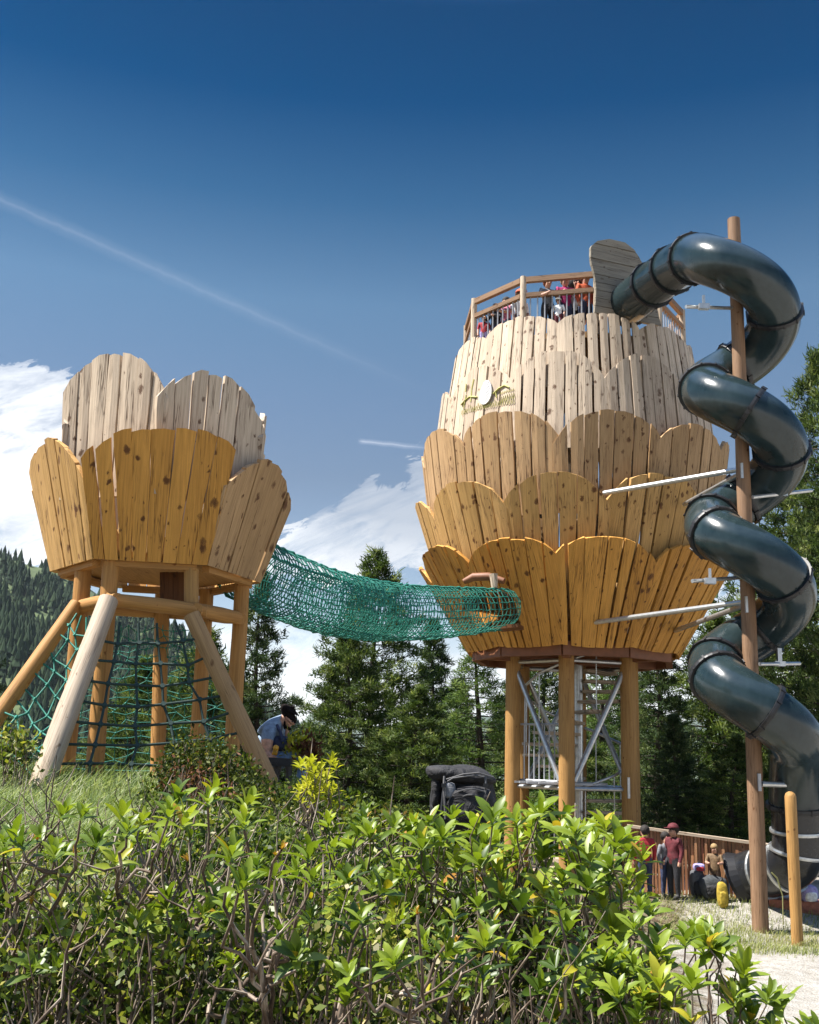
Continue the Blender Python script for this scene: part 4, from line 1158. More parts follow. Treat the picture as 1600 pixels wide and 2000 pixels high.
stuff_leaves('ground_cover', 'mixed leafy undergrowth on the bank below the small tower', 20000, (300, 1000), (4.6, 7.2), (.0, .20), .030, 'cover', tone=.42)
stuff_leaves('ground_cover', 'sparse undergrowth in front of the big tower', 16000, (820, 1330), (2.3, 8.5), (.0, .16), .026, 'cover', tone=.35)
stuff_grass('meadow_grass', 'pale matted grass on the bank in front of the small tower', 42000, (-150, 620), (3.4, 7.9), (.08, .24), .007, 'grass', lambda X, Y: (Y < 6.9) | (X < -3.0))
stuff_grass('meadow_grass', 'taller grass around the feet of the small tower', 9000, (-150, 330), (7.2, 10.5), (.08, .26), .008, 'grass', lambda X, Y: ((X + 1.9) ** 2 * .35 + (Y - 9.4) ** 2 * .6) > .9)
stuff_grass('dry_grass', 'short dry grass by the slide pole on the sandy ground', 15000, (1290, 1720), (10.2, 14.2), (.03, .12), .007, 'drygrass', lambda X, Y: np.sin(X * 2.1 + Y) + np.sin(Y * 2.6 - X * 1.3) + rng.normal(0, .5, len(X)) + (Y - 11.6) * .9 > .3)
stuff_grass('dry_grass', 'thin green grass at the bottom right corner', 3500, (1380, 1750), (3.2, 7.5), (.05, .16), .006, 'grass')

def stuff_twigs(label, n, xf, Yr):
    X, Y, Z = scatter(n, xf, Yr); mb = MB()
    for x, y, z in zip(X, Y, Z):
        a = random.uniform(0, 6.28); e = abs(random.gauss(0, .5)); L = random.uniform(.15, .5)
        p = np.array((x, y, z + random.uniform(0, .08))); q = p + np.array((math.cos(a) * math.cos(e), math.sin(a) * math.cos(e), math.sin(e))) * L
        mb.tube(curve_pts(p, q, 5, .12), np.linspace(.0045, .0018, 5) * random.uniform(.7, 1.4), 4, cap=False)
    tag(mb.build('fallen_twigs', M['stem'], None, True), label, 'twigs', kind='stuff')
stuff_twigs('pale dry twigs tangled over the ground beneath the shrubs', 1500, (-100, 1350), (2.2, 5.5))
def bare_branches(label, n, xf, Yr):
    X, Y, Z = scatter(n, xf, Yr); mb = MB()
    for x, y, z in zip(X, Y, Z):
        a = random.uniform(0, 6.28); e = random.uniform(.45, 1.3); L = random.uniform(.25, .62)
        p = np.array((x, y, z)); q = p + np.array((math.cos(a) * math.cos(e), .6 * math.sin(a) * math.cos(e), math.sin(e))) * L
        c_ = curve_pts(p, q, 7, .13); r0 = random.uniform(.0025, .006)
        mb.tube(c_, np.linspace(r0, r0 * .4, 7), 5, cap=False, jit=.1)
        for k in (3, 5):
            t_ = c_[k] + (q - p) * random.uniform(.2, .4) + rng.standard_normal(3) * .05; mb.tube(curve_pts(c_[k], t_, 4, .12), np.linspace(r0 * .5, r0 * .2, 4), 4, cap=False)
    tag(mb.build('bare_branches', M['stem'], None, True), label, 'branches', kind='stuff')
bare_branches('tangle of thin bare pale branches rising among the shrubs', 420, (-100, 1330), (2.1, 3.6))
# ================================================================== PEOPLE
def cmat(name, col, rough=.8): 
    if name not in M: M[name] = plain(name, col, rough, var=.35, scale=22, bumpy=.5)
    return M[name]
SKIN = cmat('skin', (.46, .25, .17), .55)
def skin_body(name, J, bones, mats, parent, subd=2, root=0):
    """J: list of (pos, radius); bones: (i, j, material index). One continuous skinned surface."""
    me = bpy.data.meshes.new(name)
    org = np.asarray(parent.matrix_world.translation)
    me.from_pydata([tuple(np.asarray(p) - org) for p, r in J], [(a, b) for a, b, _ in bones], [])
    o = bpy.data.objects.new(name, me); C.objects.link(o)
    o.modifiers.new('Skin', 'SKIN').use_smooth_shade = True
    for i, (p, r) in enumerate(J):
        sv = me.skin_vertices[0].data[i]; rr = (r, r) if np.isscalar(r) else r
        sv.radius = rr; sv.use_root = (i == root)
    s = o.modifiers.new('Sub', 'SUBSURF'); s.levels = s.render_levels = subd
    dg = bpy.context.evaluated_depsgraph_get()
    nm = bpy.data.meshes.new_from_object(o.evaluated_get(dg))
    o.modifiers.clear(); o.data = nm; bpy.data.meshes.remove(me); nm.name = name
    nm.materials.clear()
    for x in mats: nm.materials.append(x)
    PJ = [np.asarray(p) - org for p, r in J]
    for pl in nm.polygons:
        c = np.array(pl.center); best, bm = 9, 0
        for a, b, mi in bones:
            ab = PJ[b] - PJ[a]; t = np.clip(np.dot(c - PJ[a], ab) / (np.dot(ab, ab) + 1e-9), 0, 1)
            ra = np.mean(J[a][1]); rb = np.mean(J[b][1])
            d = np.linalg.norm(c - PJ[a] - ab * t) - (ra + (rb - ra) * t)
            if d < best: best, bm = d, mi
        pl.material_index = bm; pl.use_smooth = True
    o.parent = parent
    return o
def ellipsoid(mb, c, r, ax=None, n=14, m_=10, lo=-90, hi=90, mi=0):
    ax = np.eye(3) if ax is None else np.array([nrm(a) for a in ax]); V = []; 
    for i in range(m_ + 1):
        la = R(lo + (hi - lo) * i / m_)
        for k in range(n):
            lo_ = 2 * math.pi * k / n
            V.append(np.asarray(c) + np.array((math.cos(la) * math.cos(lo_) * r[0], math.cos(la) * math.sin(lo_) * r[1], math.sin(la) * r[2])) @ ax)
    f = [(i * n + k, i * n + (k + 1) % n, (i + 1) * n + (k + 1) % n, (i + 1) * n + k) for i in range(m_) for k in range(n)]
    f += [tuple(range(n))[::-1], tuple(m_ * n + k for k in range(n))]
    mb.add(np.array(V), f, None, mi)
def stander(label, px, py_head, Y, zfeet, shirt, legs, hair, face_az=-90, hat=None, arms='down', sleeves=False, group='visitors on the tower deck', skin=SKIN, lean=0.0):
    hp = P(px, py_head, Y); hgt = (hp[2] - zfeet) / .93
    o = thing('person', label, 'person', (hp[0], Y, zfeet), group)
    f = np.array((math.cos(R(face_az)), math.sin(R(face_az)), 0)); s = np.array((-f[1], f[0], 0)); z = np.array((0, 0, 1.0))
    O = np.array((hp[0], Y, zfeet))
    def q(a, b, c): return O + (s * a + f * (b + lean * max(0, c - .5)) + z * c) * hgt
    k = 1.0 if hgt > 1.45 else 1.06
    J = [(q(0, 0, .53), .085 * hgt), (q(0, 0, .62), .078 * hgt), (q(0, .0, .75), .088 * hgt), (q(0, 0, .825), .036 * hgt), (q(0, .012, .875), .042 * hgt * k), (q(0, .008, .945), .054 * hgt * k)]
    B = [(0, 1, 0), (1, 2, 0), (2, 3, 0), (3, 4, 1), (4, 5, 1)]
    for sg in (-1, 1):
        i = len(J)
        if arms == 'rail': J += [(q(.115 * sg, 0, .79), .042 * hgt), (q(.15 * sg, .06, .66), .032 * hgt), (q(.10 * sg, .20, .66), .024 * hgt), (q(.08 * sg, .25, .67), .02 * hgt)]
        elif arms == 'up' and sg == 1: J += [(q(.115 * sg, 0, .79), .042 * hgt), (q(.17 * sg, .06, .86), .032 * hgt), (q(.13 * sg, .12, .98), .024 * hgt), (q(.11 * sg, .12, 1.03), .02 * hgt)]
        else: J += [(q(.115 * sg, 0, .79), .042 * hgt), (q(.15 * sg, -.01, .64), .033 * hgt), (q(.15 * sg, .04, .50), .024 * hgt), (q(.145 * sg, .055, .44), .022 * hgt)]
        B += [(2, i, 0), (i, i + 1, 0), (i + 1, i + 2, 0 if sleeves else 1), (i + 2, i + 3, 1)]
        i = len(J)
        J += [(q(.06 * sg, 0, .49), .066 * hgt), (q(.065 * sg, .01, .28), .046 * hgt), (q(.065 * sg, -.01, .05), .032 * hgt), (q(.07 * sg, .09, .025), .026 * hgt)]
        B += [(0, i, 2), (i, i + 1, 2), (i + 1, i + 2, 2), (i + 2, i + 3, 3)]
        # nose
    i = len(J); J.append((q(0, .075 * k, .905), .010 * hgt)); B.append((4, i, 1))
    skin_body('body', J, B, [shirt, skin, legs, cmat('dark_shoe', (.03, .028, .027))], o)
    hc = q(0, 0, .935); hr = .066 * hgt * k
    mb = MB(); ellipsoid(mb, hc - f * hr * .18 + z * hr * .12, (hr * 1.05, hr * 1.0, hr * 1.0), [f, s, z], lo=-20); ellipsoid(mb, hc - f * hr * .42, (hr * .8, hr * .95, hr * 1.05), [f, s, z])
    mb.build('hair', hair, o, True)
    if hat:
        mb = MB(); ellipsoid(mb, hc + z * hr * .25, (hr * 1.18, hr * 1.12, hr * .98), [f, s, z], lo=0); 
        mb.box(hc + f * hr * 1.35 + z * hr * .26, (hr * .9, hr * 1.5, hr * .12), [f, s, z]); mb.build('cap', hat, o, True)
    return o
HB, HD, HL = cmat('brown_hair', (.09, .045, .025)), cmat('dark_hair', (.02, .015, .013)), cmat('fair_hair', (.30, .20, .09))
mag, wht, red, org_, blk, pnk, nav, gry, mrn, jea, lil, yel = (cmat(*a) for a in (
    ('magenta_cloth', (.30, .008, .10)), ('white_cloth', (.75, .74, .72)), ('red_cloth', (.34, .02, .03)), ('orange_red_cloth', (.48, .09, .03)), ('black_cloth', (.018, .018, .022)),
    ('pink_cloth', (.55, .16, .24)), ('navy_cloth', (.03, .04, .09)), ('grey_cloth', (.17, .175, .19)), ('maroon_cloth', (.10, .012, .018)), ('blue_denim', (.20, .32, .52)), ('lilac_cloth', (.32, .28, .52)), ('yellow_cloth', (.40, .28, .03))))
stander('person in a magenta top with fair hair leaning at the deck railing', 1104, 548, 15.55, DECK, mag, nav, HL, -80, None, 'rail', True)
stander('child in white with a white cap beside the magenta top', 1091, 588, 15.35, DECK, wht, mrn, HB, -110, wht, 'down')
stander('person in a grey shirt with reddish hair near the left of the front railing', 1070, 552, 15.5, DECK, gry, blk, cmat('red_hair', (.24, .07, .03)), -70, None, 'rail')
stander('person in a pale shirt and dark trousers between the magenta top and the grey cap', 1128, 552, 15.6, DECK, wht, blk, HD, -120, None, 'down')
stander('tallest person on the deck, in orange-red with a grey cap by the entrance board', 1143, 543, 15.45, DECK, org_, nav, HB, -60, gry, 'down', True)
stander('person in black standing behind the others on the deck', 1118, 556, 16.3, DECK, blk, blk, HD, 90, None, 'down', True)
stander('person in dark clothes by the left side of the deck railing', 968, 600, 16.15, DECK, blk, nav, HB, -130, None, 'rail', True)
stander('person in pink at the left side of the deck railing', 988, 588, 16.1, DECK, pnk, nav, HD, -150, None, 'rail')
stander('child in red and lilac next to the leftmost thick rail post', 946, 622, 16.2, DECK, red, lil, HL, -100, None, 'down')
stander('person in white with an orange cap behind the railing, left of the front bay', 1016, 575, 16.0, DECK, wht, gry, HB, -60, org_, 'down')
# people on the ground by the fence
gy = lambda px, Y: float(ground(P(px, 1600, Y)[0], Y))
stander('person in a red jacket seen from behind beside the left end of the fence', 1259, 1622, 13.9, gy(1259, 13.9), red, nav, HD, 100, None, 'down', True, 'visitors by the fence')
stander('person in a maroon hood and grey vest standing by the fence', 1315, 1620, 13.9, gy(1315, 13.9), mrn, blk, HD, -150, mrn, 'down', True, 'visitors by the fence')
stander('person in a dark top close beside the maroon hood', 1300, 1634, 14.05, gy(1300, 14.05), gry, nav, HD, -60, None, 'down', True, 'visitors by the fence')
stander('fair-haired child in brown camouflage clothes against the fence', 1395, 1656, 13.95, gy(1395, 13.95), cmat('olive_cloth', (.16, .10, .05)), cmat('brown_cloth', (.08, .045, .025)), HL, -110, None, 'rail', False, 'visitors by the fence')

# ---- the seated man
mY = 10.8
def Q(px, py, dy=0): return P(px, py - 9, mY + dy)
man = thing('person', 'seated man in a slate blue t-shirt bending forward with a hand at his chin', 'person', tuple(Q(540, 1500)))
J = [(Q(534, 1492), .135), (Q(527, 1470), .125), (Q(525, 1446), .150), (Q(534, 1426), .105), (Q(549, 1416), .056), (Q(559, 1417, -.0), .070), (Q(570, 1410), .088)]
B = [(0, 1, 0), (1, 2, 0), (2, 3, 0), (3, 4, 0), (4, 5, 1), (5, 6, 1)]
def fingers(J, B, hand, d, up, size):
    sd = nrm(np.cross(d, up))
    for k, (o_, ln) in enumerate(((-.3, .8), (-.1, 1.0), (.1, .95), (.3, .75))):
        i = len(J); b0 = J[hand][0] + d * size * .35 + sd * o_ * size * .9
        J.append((b0, .010)); J.append((b0 + d * size * .4 * ln - up * size * .12, .009)); J.append((b0 + d * size * .6 * ln - up * size * .38, .008))
        B += [(hand, i, 1), (i, i + 1, 1), (i + 1, i + 2, 1)]
    i = len(J); J.append((J[hand][0] + sd * size * .5 + d * size * .1, .011)); J.append((J[hand][0] + sd * size * .6 + d * size * .45, .009)); B += [(hand, i, 1), (i, i + 1, 1)]
# near arm: shoulder, sleeve end, elbow, wrist, hand
i = len(J); J += [(Q(526, 1433, -.16), .075), (Q(522, 1452, -.22), .066), (Q(521, 1482, -.24), .050), (Q(531, 1491, -.30), .036), (Q(539, 1494, -.32), .034)]
B += [(3, i, 0), (i, i + 1, 0), (i + 1, i + 2, 1), (i + 2, i + 3, 1), (i + 3, i + 4, 1)]; fingers(J, B, i + 4, nrm((1, -.1, -.1)), np.array((0, 0, 1.0)), .09)
# far arm up to the chin
i = len(J); J += [(Q(543, 1432, .20), .070), (Q(553, 1456, .16), .058), (Q(561, 1470, .02), .044), (Q(562, 1450, -.02), .034), (Q(561, 1437, -.02), .032)]
B += [(3, i, 0), (i, i + 1, 0), (i + 1, i + 2, 1), (i + 2, i + 3, 1), (i + 3, i + 4, 1)]; fingers(J, B, i + 4, nrm((-.1, -.2, 1)), np.array((-1.0, 0, 0)), .08)
for dy in (-.12, .12):
    i = len(J); J += [(Q(540, 1496, dy), .095), (Q(594, 1484, dy * 1.6), .070), (Q(590, 1530, dy * 1.6), .055), (Q(592, 1556, dy * 1.6), .045), (Q(612, 1562, dy * 1.6), .040)]
    B += [(0, i, 2), (i, i + 1, 2), (i + 1, i + 2, 2), (i + 2, i + 3, 2), (i + 3, i + 4, 3)]
# nose, brow, ear, chin
i = len(J); J += [(Q(575.5, 1423, -.01), .014), (Q(565, 1429, -.01), .036), (Q(561, 1415, -.085), .018), (Q(576, 1414, -.0), .030)]
B += [(6, i, 1), (5, i + 1, 1), (6, i + 2, 1), (6, i + 3, 1)]
skin_body('body', J, B, [cmat('slate_tshirt', (.19, .26, .36)), cmat('tanned_skin', (.56, .30, .20), .55), jea, cmat('dark_shoe', (.03, .028, .027))], man, 2)
hcx = Q(570, 1407); hx = nrm(Q(566, 1398) - Q(572, 1420)); hf = nrm(Q(590, 1418) - Q(565, 1408)); hs = nrm(np.cross(hx, hf))
mb = MB(); ellipsoid(mb, hcx + hx * .018 - hf * .012, (.100, .096, .094), [hf, hs, hx], 16, 12, lo=5); ellipsoid(mb, hcx - hf * .035 - hx * .0, (.082, .098, .10), [hf, hs, hx], 14, 10)
for k in range(40):
    a = random.uniform(-1.3, .75); b_ = random.uniform(-.8, 1.0); d_ = nrm(hx * math.cos(a) + hf * math.sin(a) * 1.0 + hs * b_)
    ellipsoid(mb, hcx + hx * .008 + d_ * .082, (.017, .017, .012), None, 6, 4)
mb.build('hair', M['matt_hair'], man, True)
mb = MB(); ellipsoid(mb, Q(571.5, 1418.5, -.075), (.012, .008, .007), None, 8, 6); mb.build('eye', cmat('dark_eye', (.02, .015, .012), .3), man, True)
mb = MB(); ellipsoid(mb, Q(561, 1430, -.03), (.045, .06, .022), [hf, hs, hx], 12, 8); ellipsoid(mb, Q(556, 1425, -.06), (.012, .012, .045), None, 8, 6); mb.build('beard', M['matt_hair'], man, True)
# dark bag at his chest and a yellow strap
bagm = thing('shoulder_bag', 'dark navy bag held against the seated man\'s chest', 'bag', tuple(Q(550, 1465)))
mb = MB(); ellipsoid(mb, Q(549, 1461, -.14), (.13, .07, .075), None, 14, 10); mb.build('pouch', nav, bagm, True)
mb = MB(); mb.tube([Q(541, 1425, -.16), Q(548, 1440, -.20), Q(552, 1458, -.22)], .016, 6); mb.build('strap', nav, bagm, True)
mb = MB(); mb.beam(Q(536, 1484, -.34), Q(539, 1471, -.34), .05, .02); ellipsoid(mb, Q(539, 1470, -.34), (.03, .02, .03), None, 8, 6)
tag(mb.build('water_bottle', cmat('orange_plastic', (.60, .30, .02), .4), None, True), 'small orange-yellow bottle standing in front of the seated man\'s elbow', 'bottle')
# black folding stool / case in front of him
tb_ = thing('folding_stool', 'black folding stool with a thick dark top beside the seated man', 'stool', tuple(Q(546, 1510, -.3)))
a = Q(527, 1494, -.42); b_ = Q(570, 1497, -.42); 
mb = MB(); c_ = (a + b_) / 2; wS = np.linalg.norm(b_ - a)
mb.box(c_, (wS, .26, .055), [nrm(b_ - a), (0, 1, 0), nrm(np.cross(nrm(b_ - a), (0, 1, 0)))]); mb.box(c_ + np.array((0, 0, -.037)), (wS * .96, .24, .02)); mb.build('seat', M['black'], tb_)
for (pa, pb2) in (((537, 1500), (546, 1560)), ((562, 1500), (568, 1560)), ((546, 1500), (532, 1560)), ((566, 1500), (560, 1560))):
    mb = MB(); mb.tube([Q(*pa, -.36), Q(*pb2, -.36)], .028, 7); mb.build('leg', M['black'], tb_)
# rock he sits on
# dried bouquet
bq = thing('dried_plant', 'yellow and brown dried flower bunch beside the seated man\'s knee', 'plant', tuple(Q(590, 1510)))
def clump(px, py, n, spread, mat, name, L, dy=-.2):
    c = Q(px, py, dy) + rng.standard_normal((n, 3)) * spread; d = rng.standard_normal((n, 3)) + np.array((0, 0, .8)); d /= np.linalg.norm(d, axis=1)[:, None]
    quads(name, leafquads(c, d, rng.uniform(.6, 1.4, n) * L, .4), rng.uniform(0, 1, n), M[mat], bq)
clump(576, 1477, 240, np.array((.055, .05, .07)), 'yellowleaf', 'yellow_bloom', .07); clump(600, 1479, 300, np.array((.065, .05, .06)), 'deadleaf', 'brown_bloom', .07)
mb = MB()
for k in range(8): mb.tube(curve_pts(Q(590, 1530, -.2), Q(570 + k * 6, 1482, -.2), 5, .1), .006, 4)
mb.tube(curve_pts(Q(598, 1490, -.2), Q(611, 1456, -.2), 5, .06), .007, 4)
mb.build('stalk', M['stem'], bq)

# ================================================================== RUCKSACKS AND THINGS ON THE GROUND
rk = thing('rucksack', 'large black hiking rucksack standing among the shrubs left of the big tower', 'rucksack', tuple(P(903, 1600, 8.6)))
def K(px, py, dy=0): return P(px, py, 8.6 + dy)
def softblob(c, r, seed, amp=.05, ax=None):
    mb = MB(); ellipsoid(mb, c, r, ax, 30, 22)
    v = mb.v[0]; rel = (v - c) / np.asarray(r)
    sq = np.max(np.abs(rel), axis=1)[:, None] ** .38        # box the ellipsoid out
    nz = np.sin(v * 13 + seed).sum(1) * .5 + np.sin(v[:, ::-1] * 29 + seed * 2).sum(1) * .22
    mb.v[0] = c + rel * np.asarray(r) / np.maximum(sq, .55) * (1 + amp * nz[:, None] * .35)
    return mb
def fabric():
    mt, nt, b = newmat('black_nylon'); tc = N(nt, 'ShaderNodeTexCoord').outputs['Object']
    nz = noise(nt, tc, 7, 3, .55, 1.0)
    nt.links.new(ramp(nt, nz, [(.3, (.008, .008, .009)), (.7, (.022, .021, .024))]), b.inputs['Base Color']); b.inputs['Roughness'].default_value = .8; bump(nt, b, nz, .9, .05); return mt
M['nylon'] = fabric(); M['piping'] = plain('grey_piping', (.09, .088, .09), .8)
softblob(K(905, 1566, .05), (.265, .19, .27), 1, .12).build('main_compartment', M['nylon'], rk, True)
softblob(K(897, 1513, 0), (.27, .22, .062), 3, .22, [(1, 0, -.12), (0, 1, 0), (.12, 0, 1)]).build('top_lid', M['nylon'], rk, True)
softblob(K(920, 1580, -.18), (.185, .085, .175), 5, .05).build('front_pocket', M['nylon'], rk, True)
softblob(K(852, 1540, -.05), (.04, .10, .15), 6, .12).build('side_pocket', M['nylon'], rk, True)
mb = MB()
for (h, w) in ((1552, 38), (1541, 46)):
    pts = [K(920 + w * math.cos(a), h + 34 - 34 * math.sin(a) + (0 if math.sin(a) > 0 else 0), -.275 + .06 * abs(math.cos(a))) for a in np.linspace(.25, math.pi - .1, 12)]
    mb.tube(pts, .006, 5)
mb.tube([K(868, 1530, -.2), K(885, 1520, -.24), (K(925, 1514, -.24)), K(962, 1521, -.2)], .007, 5)
mb.tube([K(872, 1522, -.2), K(905, 1512, -.24), (K(935, 1509, -.24)), K(964, 1518, -.2)], .006, 5)
mb.build('piping', M['piping'], rk)
mb = MB(); mb.tube([K(872, 1520, -.16), K(866, 1550, -.20), K(862, 1590, -.22)], .014, 6); mb.build('strap', M['black'], rk, True)
for sx in (-1, 1):
    mb = MB(); mb.tube([K(908 + sx * 40, 1516, -.215), K(908 + sx * 41, 1532, -.235), K(908 + sx * 40, 1556, -.24), K(908 + sx * 38, 1600, -.24)], .009, 5); mb.build('compression_strap', M['piping'], rk)
    mb = MB(); mb.box(K(908 + sx * 41, 1534, -.25), (.035, .015, .03)); mb.build('buckle', M['black'], rk)
softblob(K(879, 1544, -.21), (.045, .022, .062), 8, .03).build('tag_pouch', gry, rk, True)

def bag(label, px, py, Y, r, mat, tilt=0, cat='bag', name='bag', extra=None, zc_=None):
    c = P(px, py, Y); c[2] = (float(ground(c[0], Y)) + r[2] * .92) if zc_ is None else zc_
    o = thing(name, label, cat, tuple(c))
    ax = [(math.cos(tilt), 0, math.sin(tilt)), (0, 1, 0), (-math.sin(tilt), 0, math.cos(tilt))]
    softblob(c, r, px, .08, ax).build('pouch', mat, o, True)
    softblob(c + np.array((0, -r[1] * .8, -r[2] * .25)), (r[0] * .7, r[1] * .4, r[2] * .55), px + 2, .05, ax).build('front_pocket', extra or mat, o, True)
    mb = MB(); mb.tube([c + np.array((-.3 * r[0], 0, r[2] * .9)), c + np.array((0, 0, r[2] * 1.25)), c + np.array((.3 * r[0], 0, r[2] * .9))], .012, 6); mb.build('handle', M['black'], o, True)
    return o
bag('grey and black daypack leaning beside the dark rounded bag near the fence', 1362, 1718, 14.05, (.10, .09, .18), cmat('dark_grey_cloth', (.07, .072, .08)), .1, 'rucksack', 'daypack', M['nylon'])
bag('dark rounded grey bag lying on the ground in front of the fence', 1393, 1720, 13.95, (.19, .15, .15), cmat('charcoal_cloth', (.045, .05, .055)), -.35, extra=M['nylon'])
bag('yellow cloth bag standing on the grass near the slide pole', 1411, 1739, 13.65, (.07, .05, .16), yel, .08)
bag('purple and blue woollen hat on top of the grey daypack', 1365, 1687, 14.05, (.075, .07, .05), lil, 0, 'hat', 'woollen_hat', red, float(ground(P(1362, 1700, 14.05)[0], 14.05)) + .18 * 1.92 + .02)
bag('lilac patterned jacket lying on a reddish board by the slide exit', 1578, 1735, 13.75, (.11, .12, .11), lil, .2, 'jacket', 'jacket', wht, P(1578, 1745, 13.75)[2])
# wooden plank edge of the sand pit, tan boulder
mb = MB(); mb.beam(P(1500, 1772, 13.9), P(1660, 1782, 13.7), .3, .22); tag(mb.build('plank_step', cmat('reddish_board', (.30, .11, .07)), None), 'low reddish wooden plank step at the foot of the slide exit', 'step')
# dry stalk by the pole
mb = MB(); mb.tube([P(1530, 1806, 12.6), P(1529, 1750, 12.6), P(1518, 1715, 12.6), P(1507, 1704, 12.6)], [.006, .007, .011, .008], 5); tag(mb.build('dry_stalk', M['drygrass'], None), 'tall dry grass stalk between the slide pole and the short post', 'plant')

# fence
fa, fb = P(1225, 1700, 14.5), P(1520, 1722, 14.1)
fence = thing('wooden_fence', 'low fence of upright reddish boards with a pale top rail behind the slide', 'fence', tuple(fa))
fta, ftb = P(1225, 1616, 14.5), P(1520, 1656, 14.1)
n_ = 44; mb = MB()
fn = nrm(np.cross(fb - fa, (0, 0, 1)))
for i in range(n_):
    t = (i + .5) / n_; p = fa + (fb - fa) * t; q = fta + (ftb - fta) * t
    p = p.copy(); p[2] = float(ground(p[0], p[1])) - .05
    q = np.array((p[0], p[1], q[2])); 
    mb.box((p + q) / 2 + fn * random.uniform(-.02, .03), (np.linalg.norm(fb - fa) / n_ * random.uniform(.72, .95), .03, q[2] - p[2]), [nrm(fb - fa) * np.array((1, 1, 0)), fn, (0, 0, 1)])
mb.build('board', M['fencewood'], fence)
mb = MB(); mb.beam(fta + np.array((0, 0, .02)), ftb + np.array((0, 0, .02)), .12, .035); mb.build('top_rail', M['pale'], fence)
for t in (.05, .35, .65, .95):
    p = fa + (fb - fa) * t; mb = MB(); z1 = fta[2] + (ftb[2] - fta[2]) * t
    mb.tube([(p[0], p[1] + .09, float(ground(p[0], p[1])) - .2), (p[0], p[1] + .09, z1 - .02)], .05, 8); mb.build('fence_post', M['post'], fence)

# ================================================================== LIGHT, SKY, AIR
SUN = nrm((-.51, -.07, .857))
sd = bpy.data.lights.new('sun', 'SUN'); sd.energy = 5.0; sd.angle = R(.5); sd.color = (1, .955, .88)
so_ = bpy.data.objects.new('sun', sd); C.objects.link(so_)
so_.rotation_euler = Vector(SUN).to_track_quat('Z', 'Y').to_euler()
w = bpy.data.worlds.new('World'); sc.world = w; w.use_nodes = True
nt = w.node_tree; bg = nt.nodes['Background']
sky = N(nt, 'ShaderNodeTexSky', sky_type='NISHITA'); sky.sun_disc = False
sky.sun_elevation = math.asin(SUN[2]); sky.sun_rotation = math.atan2(SUN[0], SUN[1]); sky.altitude = 1800; sky.air_density = 1.0; sky.dust_density = .6; sky.ozone_density = 2.2
tc = N(nt, 'ShaderNodeTexCoord').outputs['Generated']
sp = N(nt, 'ShaderNodeSeparateXYZ'); nt.links.new(tc, sp.inputs[0])
el = mth(nt, 'MULTIPLY', mth(nt, 'ARCSINE', sp.outputs[2]), 180 / math.pi)
azn = mth(nt, 'MULTIPLY', mth(nt, 'ARCTAN2', sp.outputs[0], sp.outputs[1]), 180 / math.pi)
tint = ramp(nt, mth(nt, 'DIVIDE', el, 60), [(.10, (.54, .465, .40)), (.243, (.40, .355, .31)), (.308, (.385, .375, .342)), (.398, (.345, .405, .375)), (.485, (.11, .247, .288)), (.567, (.0, .138, .222)), (.64, (.0, .115, .19)), (.78, (.7, .8, .82)), (1, (1.6, 1.46, 1.3))])  # sky high above the view is brightened as added fill light
col = mixc(nt, 1.0, sky.outputs[0], tint, 'MULTIPLY')
cv = N(nt, 'ShaderNodeCombineXYZ'); nt.links.new(azn, cv.inputs[0]); nt.links.new(el, cv.inputs[1])
rt = N(nt, 'ShaderNodeVectorRotate', rotation_type='Z_AXIS'); rt.inputs['Angle'].default_value = R(-24); nt.links.new(cv.outputs[0], rt.inputs['Vector'])
cn = noise(nt, vscale(nt, rt.outputs[0], (.085, .36, 1), (3.3, 1.2, 0)), 1, 9, .66, .55)
cn3 = noise(nt, vscale(nt, rt.outputs[0], (.5, 1.3, 1), (7, 3, 0)), 1, 6, .65, .8)
cn2 = noise(nt, vscale(nt, cv.outputs[0], (.045, .09, 1), (1.3, 5.2, 0)), 1, 4, .5, .2)
def blob(px, py, sx, sy):
    a0, e0 = azel(px, py)
    dx = mth(nt, 'DIVIDE', mth(nt, 'SUBTRACT', mth(nt, 'MULTIPLY_ADD', cn2, 9.0, azn), a0 + 4.5), sx); dy = mth(nt, 'DIVIDE', mth(nt, 'SUBTRACT', mth(nt, 'MULTIPLY_ADD', cn3, 5.0, el), e0 + 2.5), sy)
    return mth(nt, 'SUBTRACT', 1.0, mth(nt, 'ADD', mth(nt, 'MULTIPLY', dx, dx), mth(nt, 'MULTIPLY', dy, dy)))
mask = None
for b_ in ((20, 980, 6.5, 4.8), (70, 830, 5.5, 3.8), (730, 1030, 5.5, 3.4), (640, 1080, 5, 2.2), (800, 950, 2.2, 2.2), (1430, 1220, 4.5, 2.6), (300, 1090, 12, 1.2)):
    q = mth(nt, 'MAXIMUM', blob(*b_), 0.0); mask = q if mask is None else mth(nt, 'MAXIMUM', mask, q)
# general bank of cloud low over the horizon
low = ramp(nt, mth(nt, 'DIVIDE', el, 40), [(.0, (.9, .9, .9)), (.15, (.55, .55, .55)), (.28, (.0, .0, .0))])
mask = mth(nt, 'MAXIMUM', mask, mth(nt, 'MULTIPLY', low, .85))
cl = mth(nt, 'ADD', mth(nt, 'ADD', mth(nt, 'MULTIPLY', cn, 1.2), mth(nt, 'MULTIPLY', cn3, .5)), mth(nt, 'MULTIPLY', mask, .32))
cl = mth(nt, 'MULTIPLY', cl, ramp(nt, mask, [(.0, (0, 0, 0)), (.5, (1, 1, 1))]))
cl = ramp(nt, mth(nt, 'MULTIPLY', cl, .8), [(.58, (0, 0, 0)), (.75, (.40, .40, .40)), (.95, (1, 1, 1))])
cloudcol = ramp(nt, cn2, [(.35, (1.6, 1.8, 2.1)), (.6, (4.1, 4.1, 4.1))])
col = mixc(nt, cl, col, cloudcol)
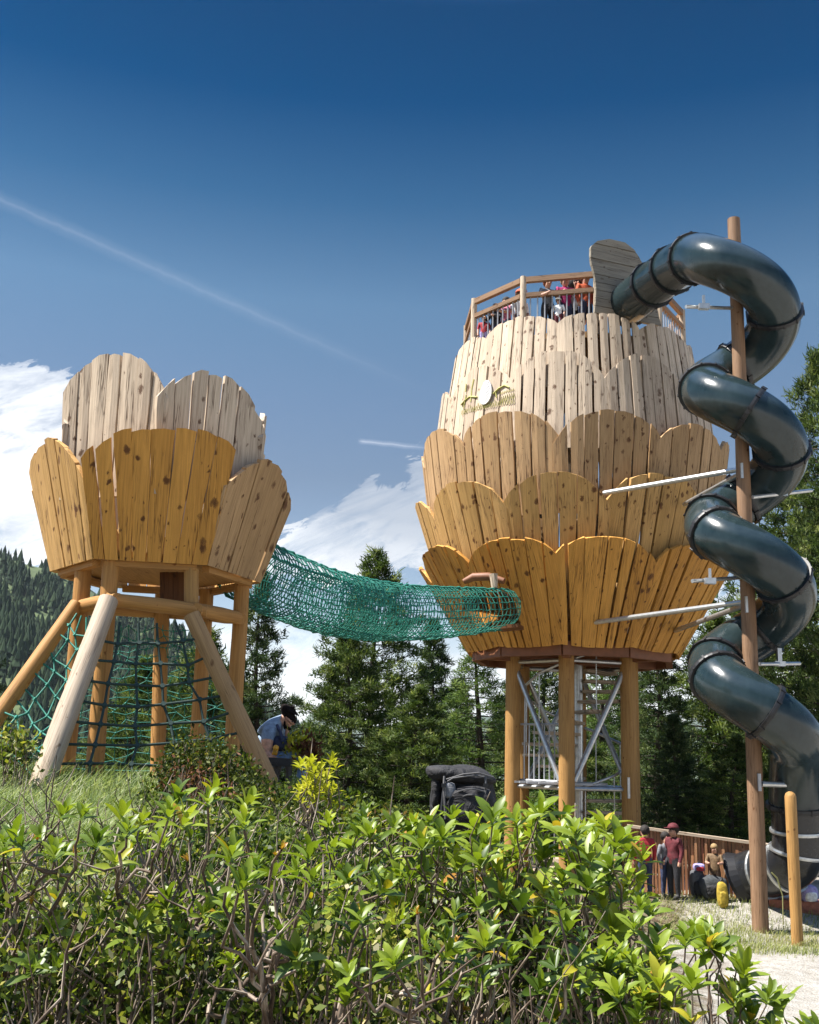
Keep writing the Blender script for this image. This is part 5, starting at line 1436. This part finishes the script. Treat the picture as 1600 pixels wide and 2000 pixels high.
# contrails: thin plane of directions between two points
def contrail(pa, pb_, width, gain, f0, f1):
    global col
    da, db = ray(*pa), ray(*pb_); n = nrm(np.cross(da, db)); e = nrm(db - da * np.dot(da, db))
    dt = N(nt, 'ShaderNodeVectorMath', operation='DOT_PRODUCT'); nt.links.new(tc, dt.inputs[0]); dt.inputs[1].default_value = tuple(n)
    al = N(nt, 'ShaderNodeVectorMath', operation='DOT_PRODUCT'); nt.links.new(tc, al.inputs[0]); al.inputs[1].default_value = tuple(e)
    ll = float(np.dot(db, e)); t = mth(nt, 'DIVIDE', al.outputs['Value'], ll)
    wb = noise(nt, vscale(nt, cv.outputs[0], (1.1, 1.1, 1)), 1, 4, .6)
    dd = mth(nt, 'ABSOLUTE', mth(nt, 'ADD', dt.outputs['Value'], mth(nt, 'MULTIPLY', mth(nt, 'SUBTRACT', wb, .5), width * 2.4)))
    m_ = ramp(nt, mth(nt, 'DIVIDE', dd, width * 4), [(0, (1, 1, 1)), (.25, (.45, .45, .45)), (1, (0, 0, 0))])
    lim = ramp(nt, t, [(max(0, f0), (0, 0, 0)), (f0 + .06, (1, 1, 1)), (.6, (.75, .75, .75)), (f1, (0, 0, 0))])
    col = mixc(nt, mth(nt, 'MULTIPLY', mth(nt, 'MULTIPLY', m_, lim), gain), col, (2.6, 2.8, 3.2))
contrail((-60, 362), (860, 776), .0022, .13, 0.0, .98)
contrail((690, 860), (860, 878), .0008, .5, .05, .98)
nt.links.new(col, bg.inputs[0]); bg.inputs[1].default_value = .15
# air between here and the mountains
HAZE = True
if HAZE:
    mb = MB(); mb.box((0, 0, 32), (9400, 9400, 250))
    mt = bpy.data.materials.new('air'); mt.use_nodes = True; n2 = mt.node_tree
    n2.nodes.remove(n2.nodes['Principled BSDF']); v = n2.nodes.new('ShaderNodeVolumePrincipled')
    v.inputs['Color'].default_value = (.80, .88, 1, 1); v.inputs['Density'].default_value = .00006; v.inputs['Anisotropy'].default_value = .2
    n2.links.new(v.outputs[0], n2.nodes['Material Output'].inputs['Volume'])
    tag(mb.build('haze', mt, None), kind='stuff', label='thin blue air haze over the valley', cat='haze')
vs = sc.view_settings; vs.view_transform = 'Standard'; vs.look = 'None'; vs.exposure = 1.25; vs.gamma = 1; vs.use_curve_mapping = False
sc.render.engine = 'CYCLES'
sc.cycles.max_bounces = 8; sc.cycles.diffuse_bounces = 2; sc.cycles.transmission_bounces = 3; sc.cycles.volume_bounces = 0
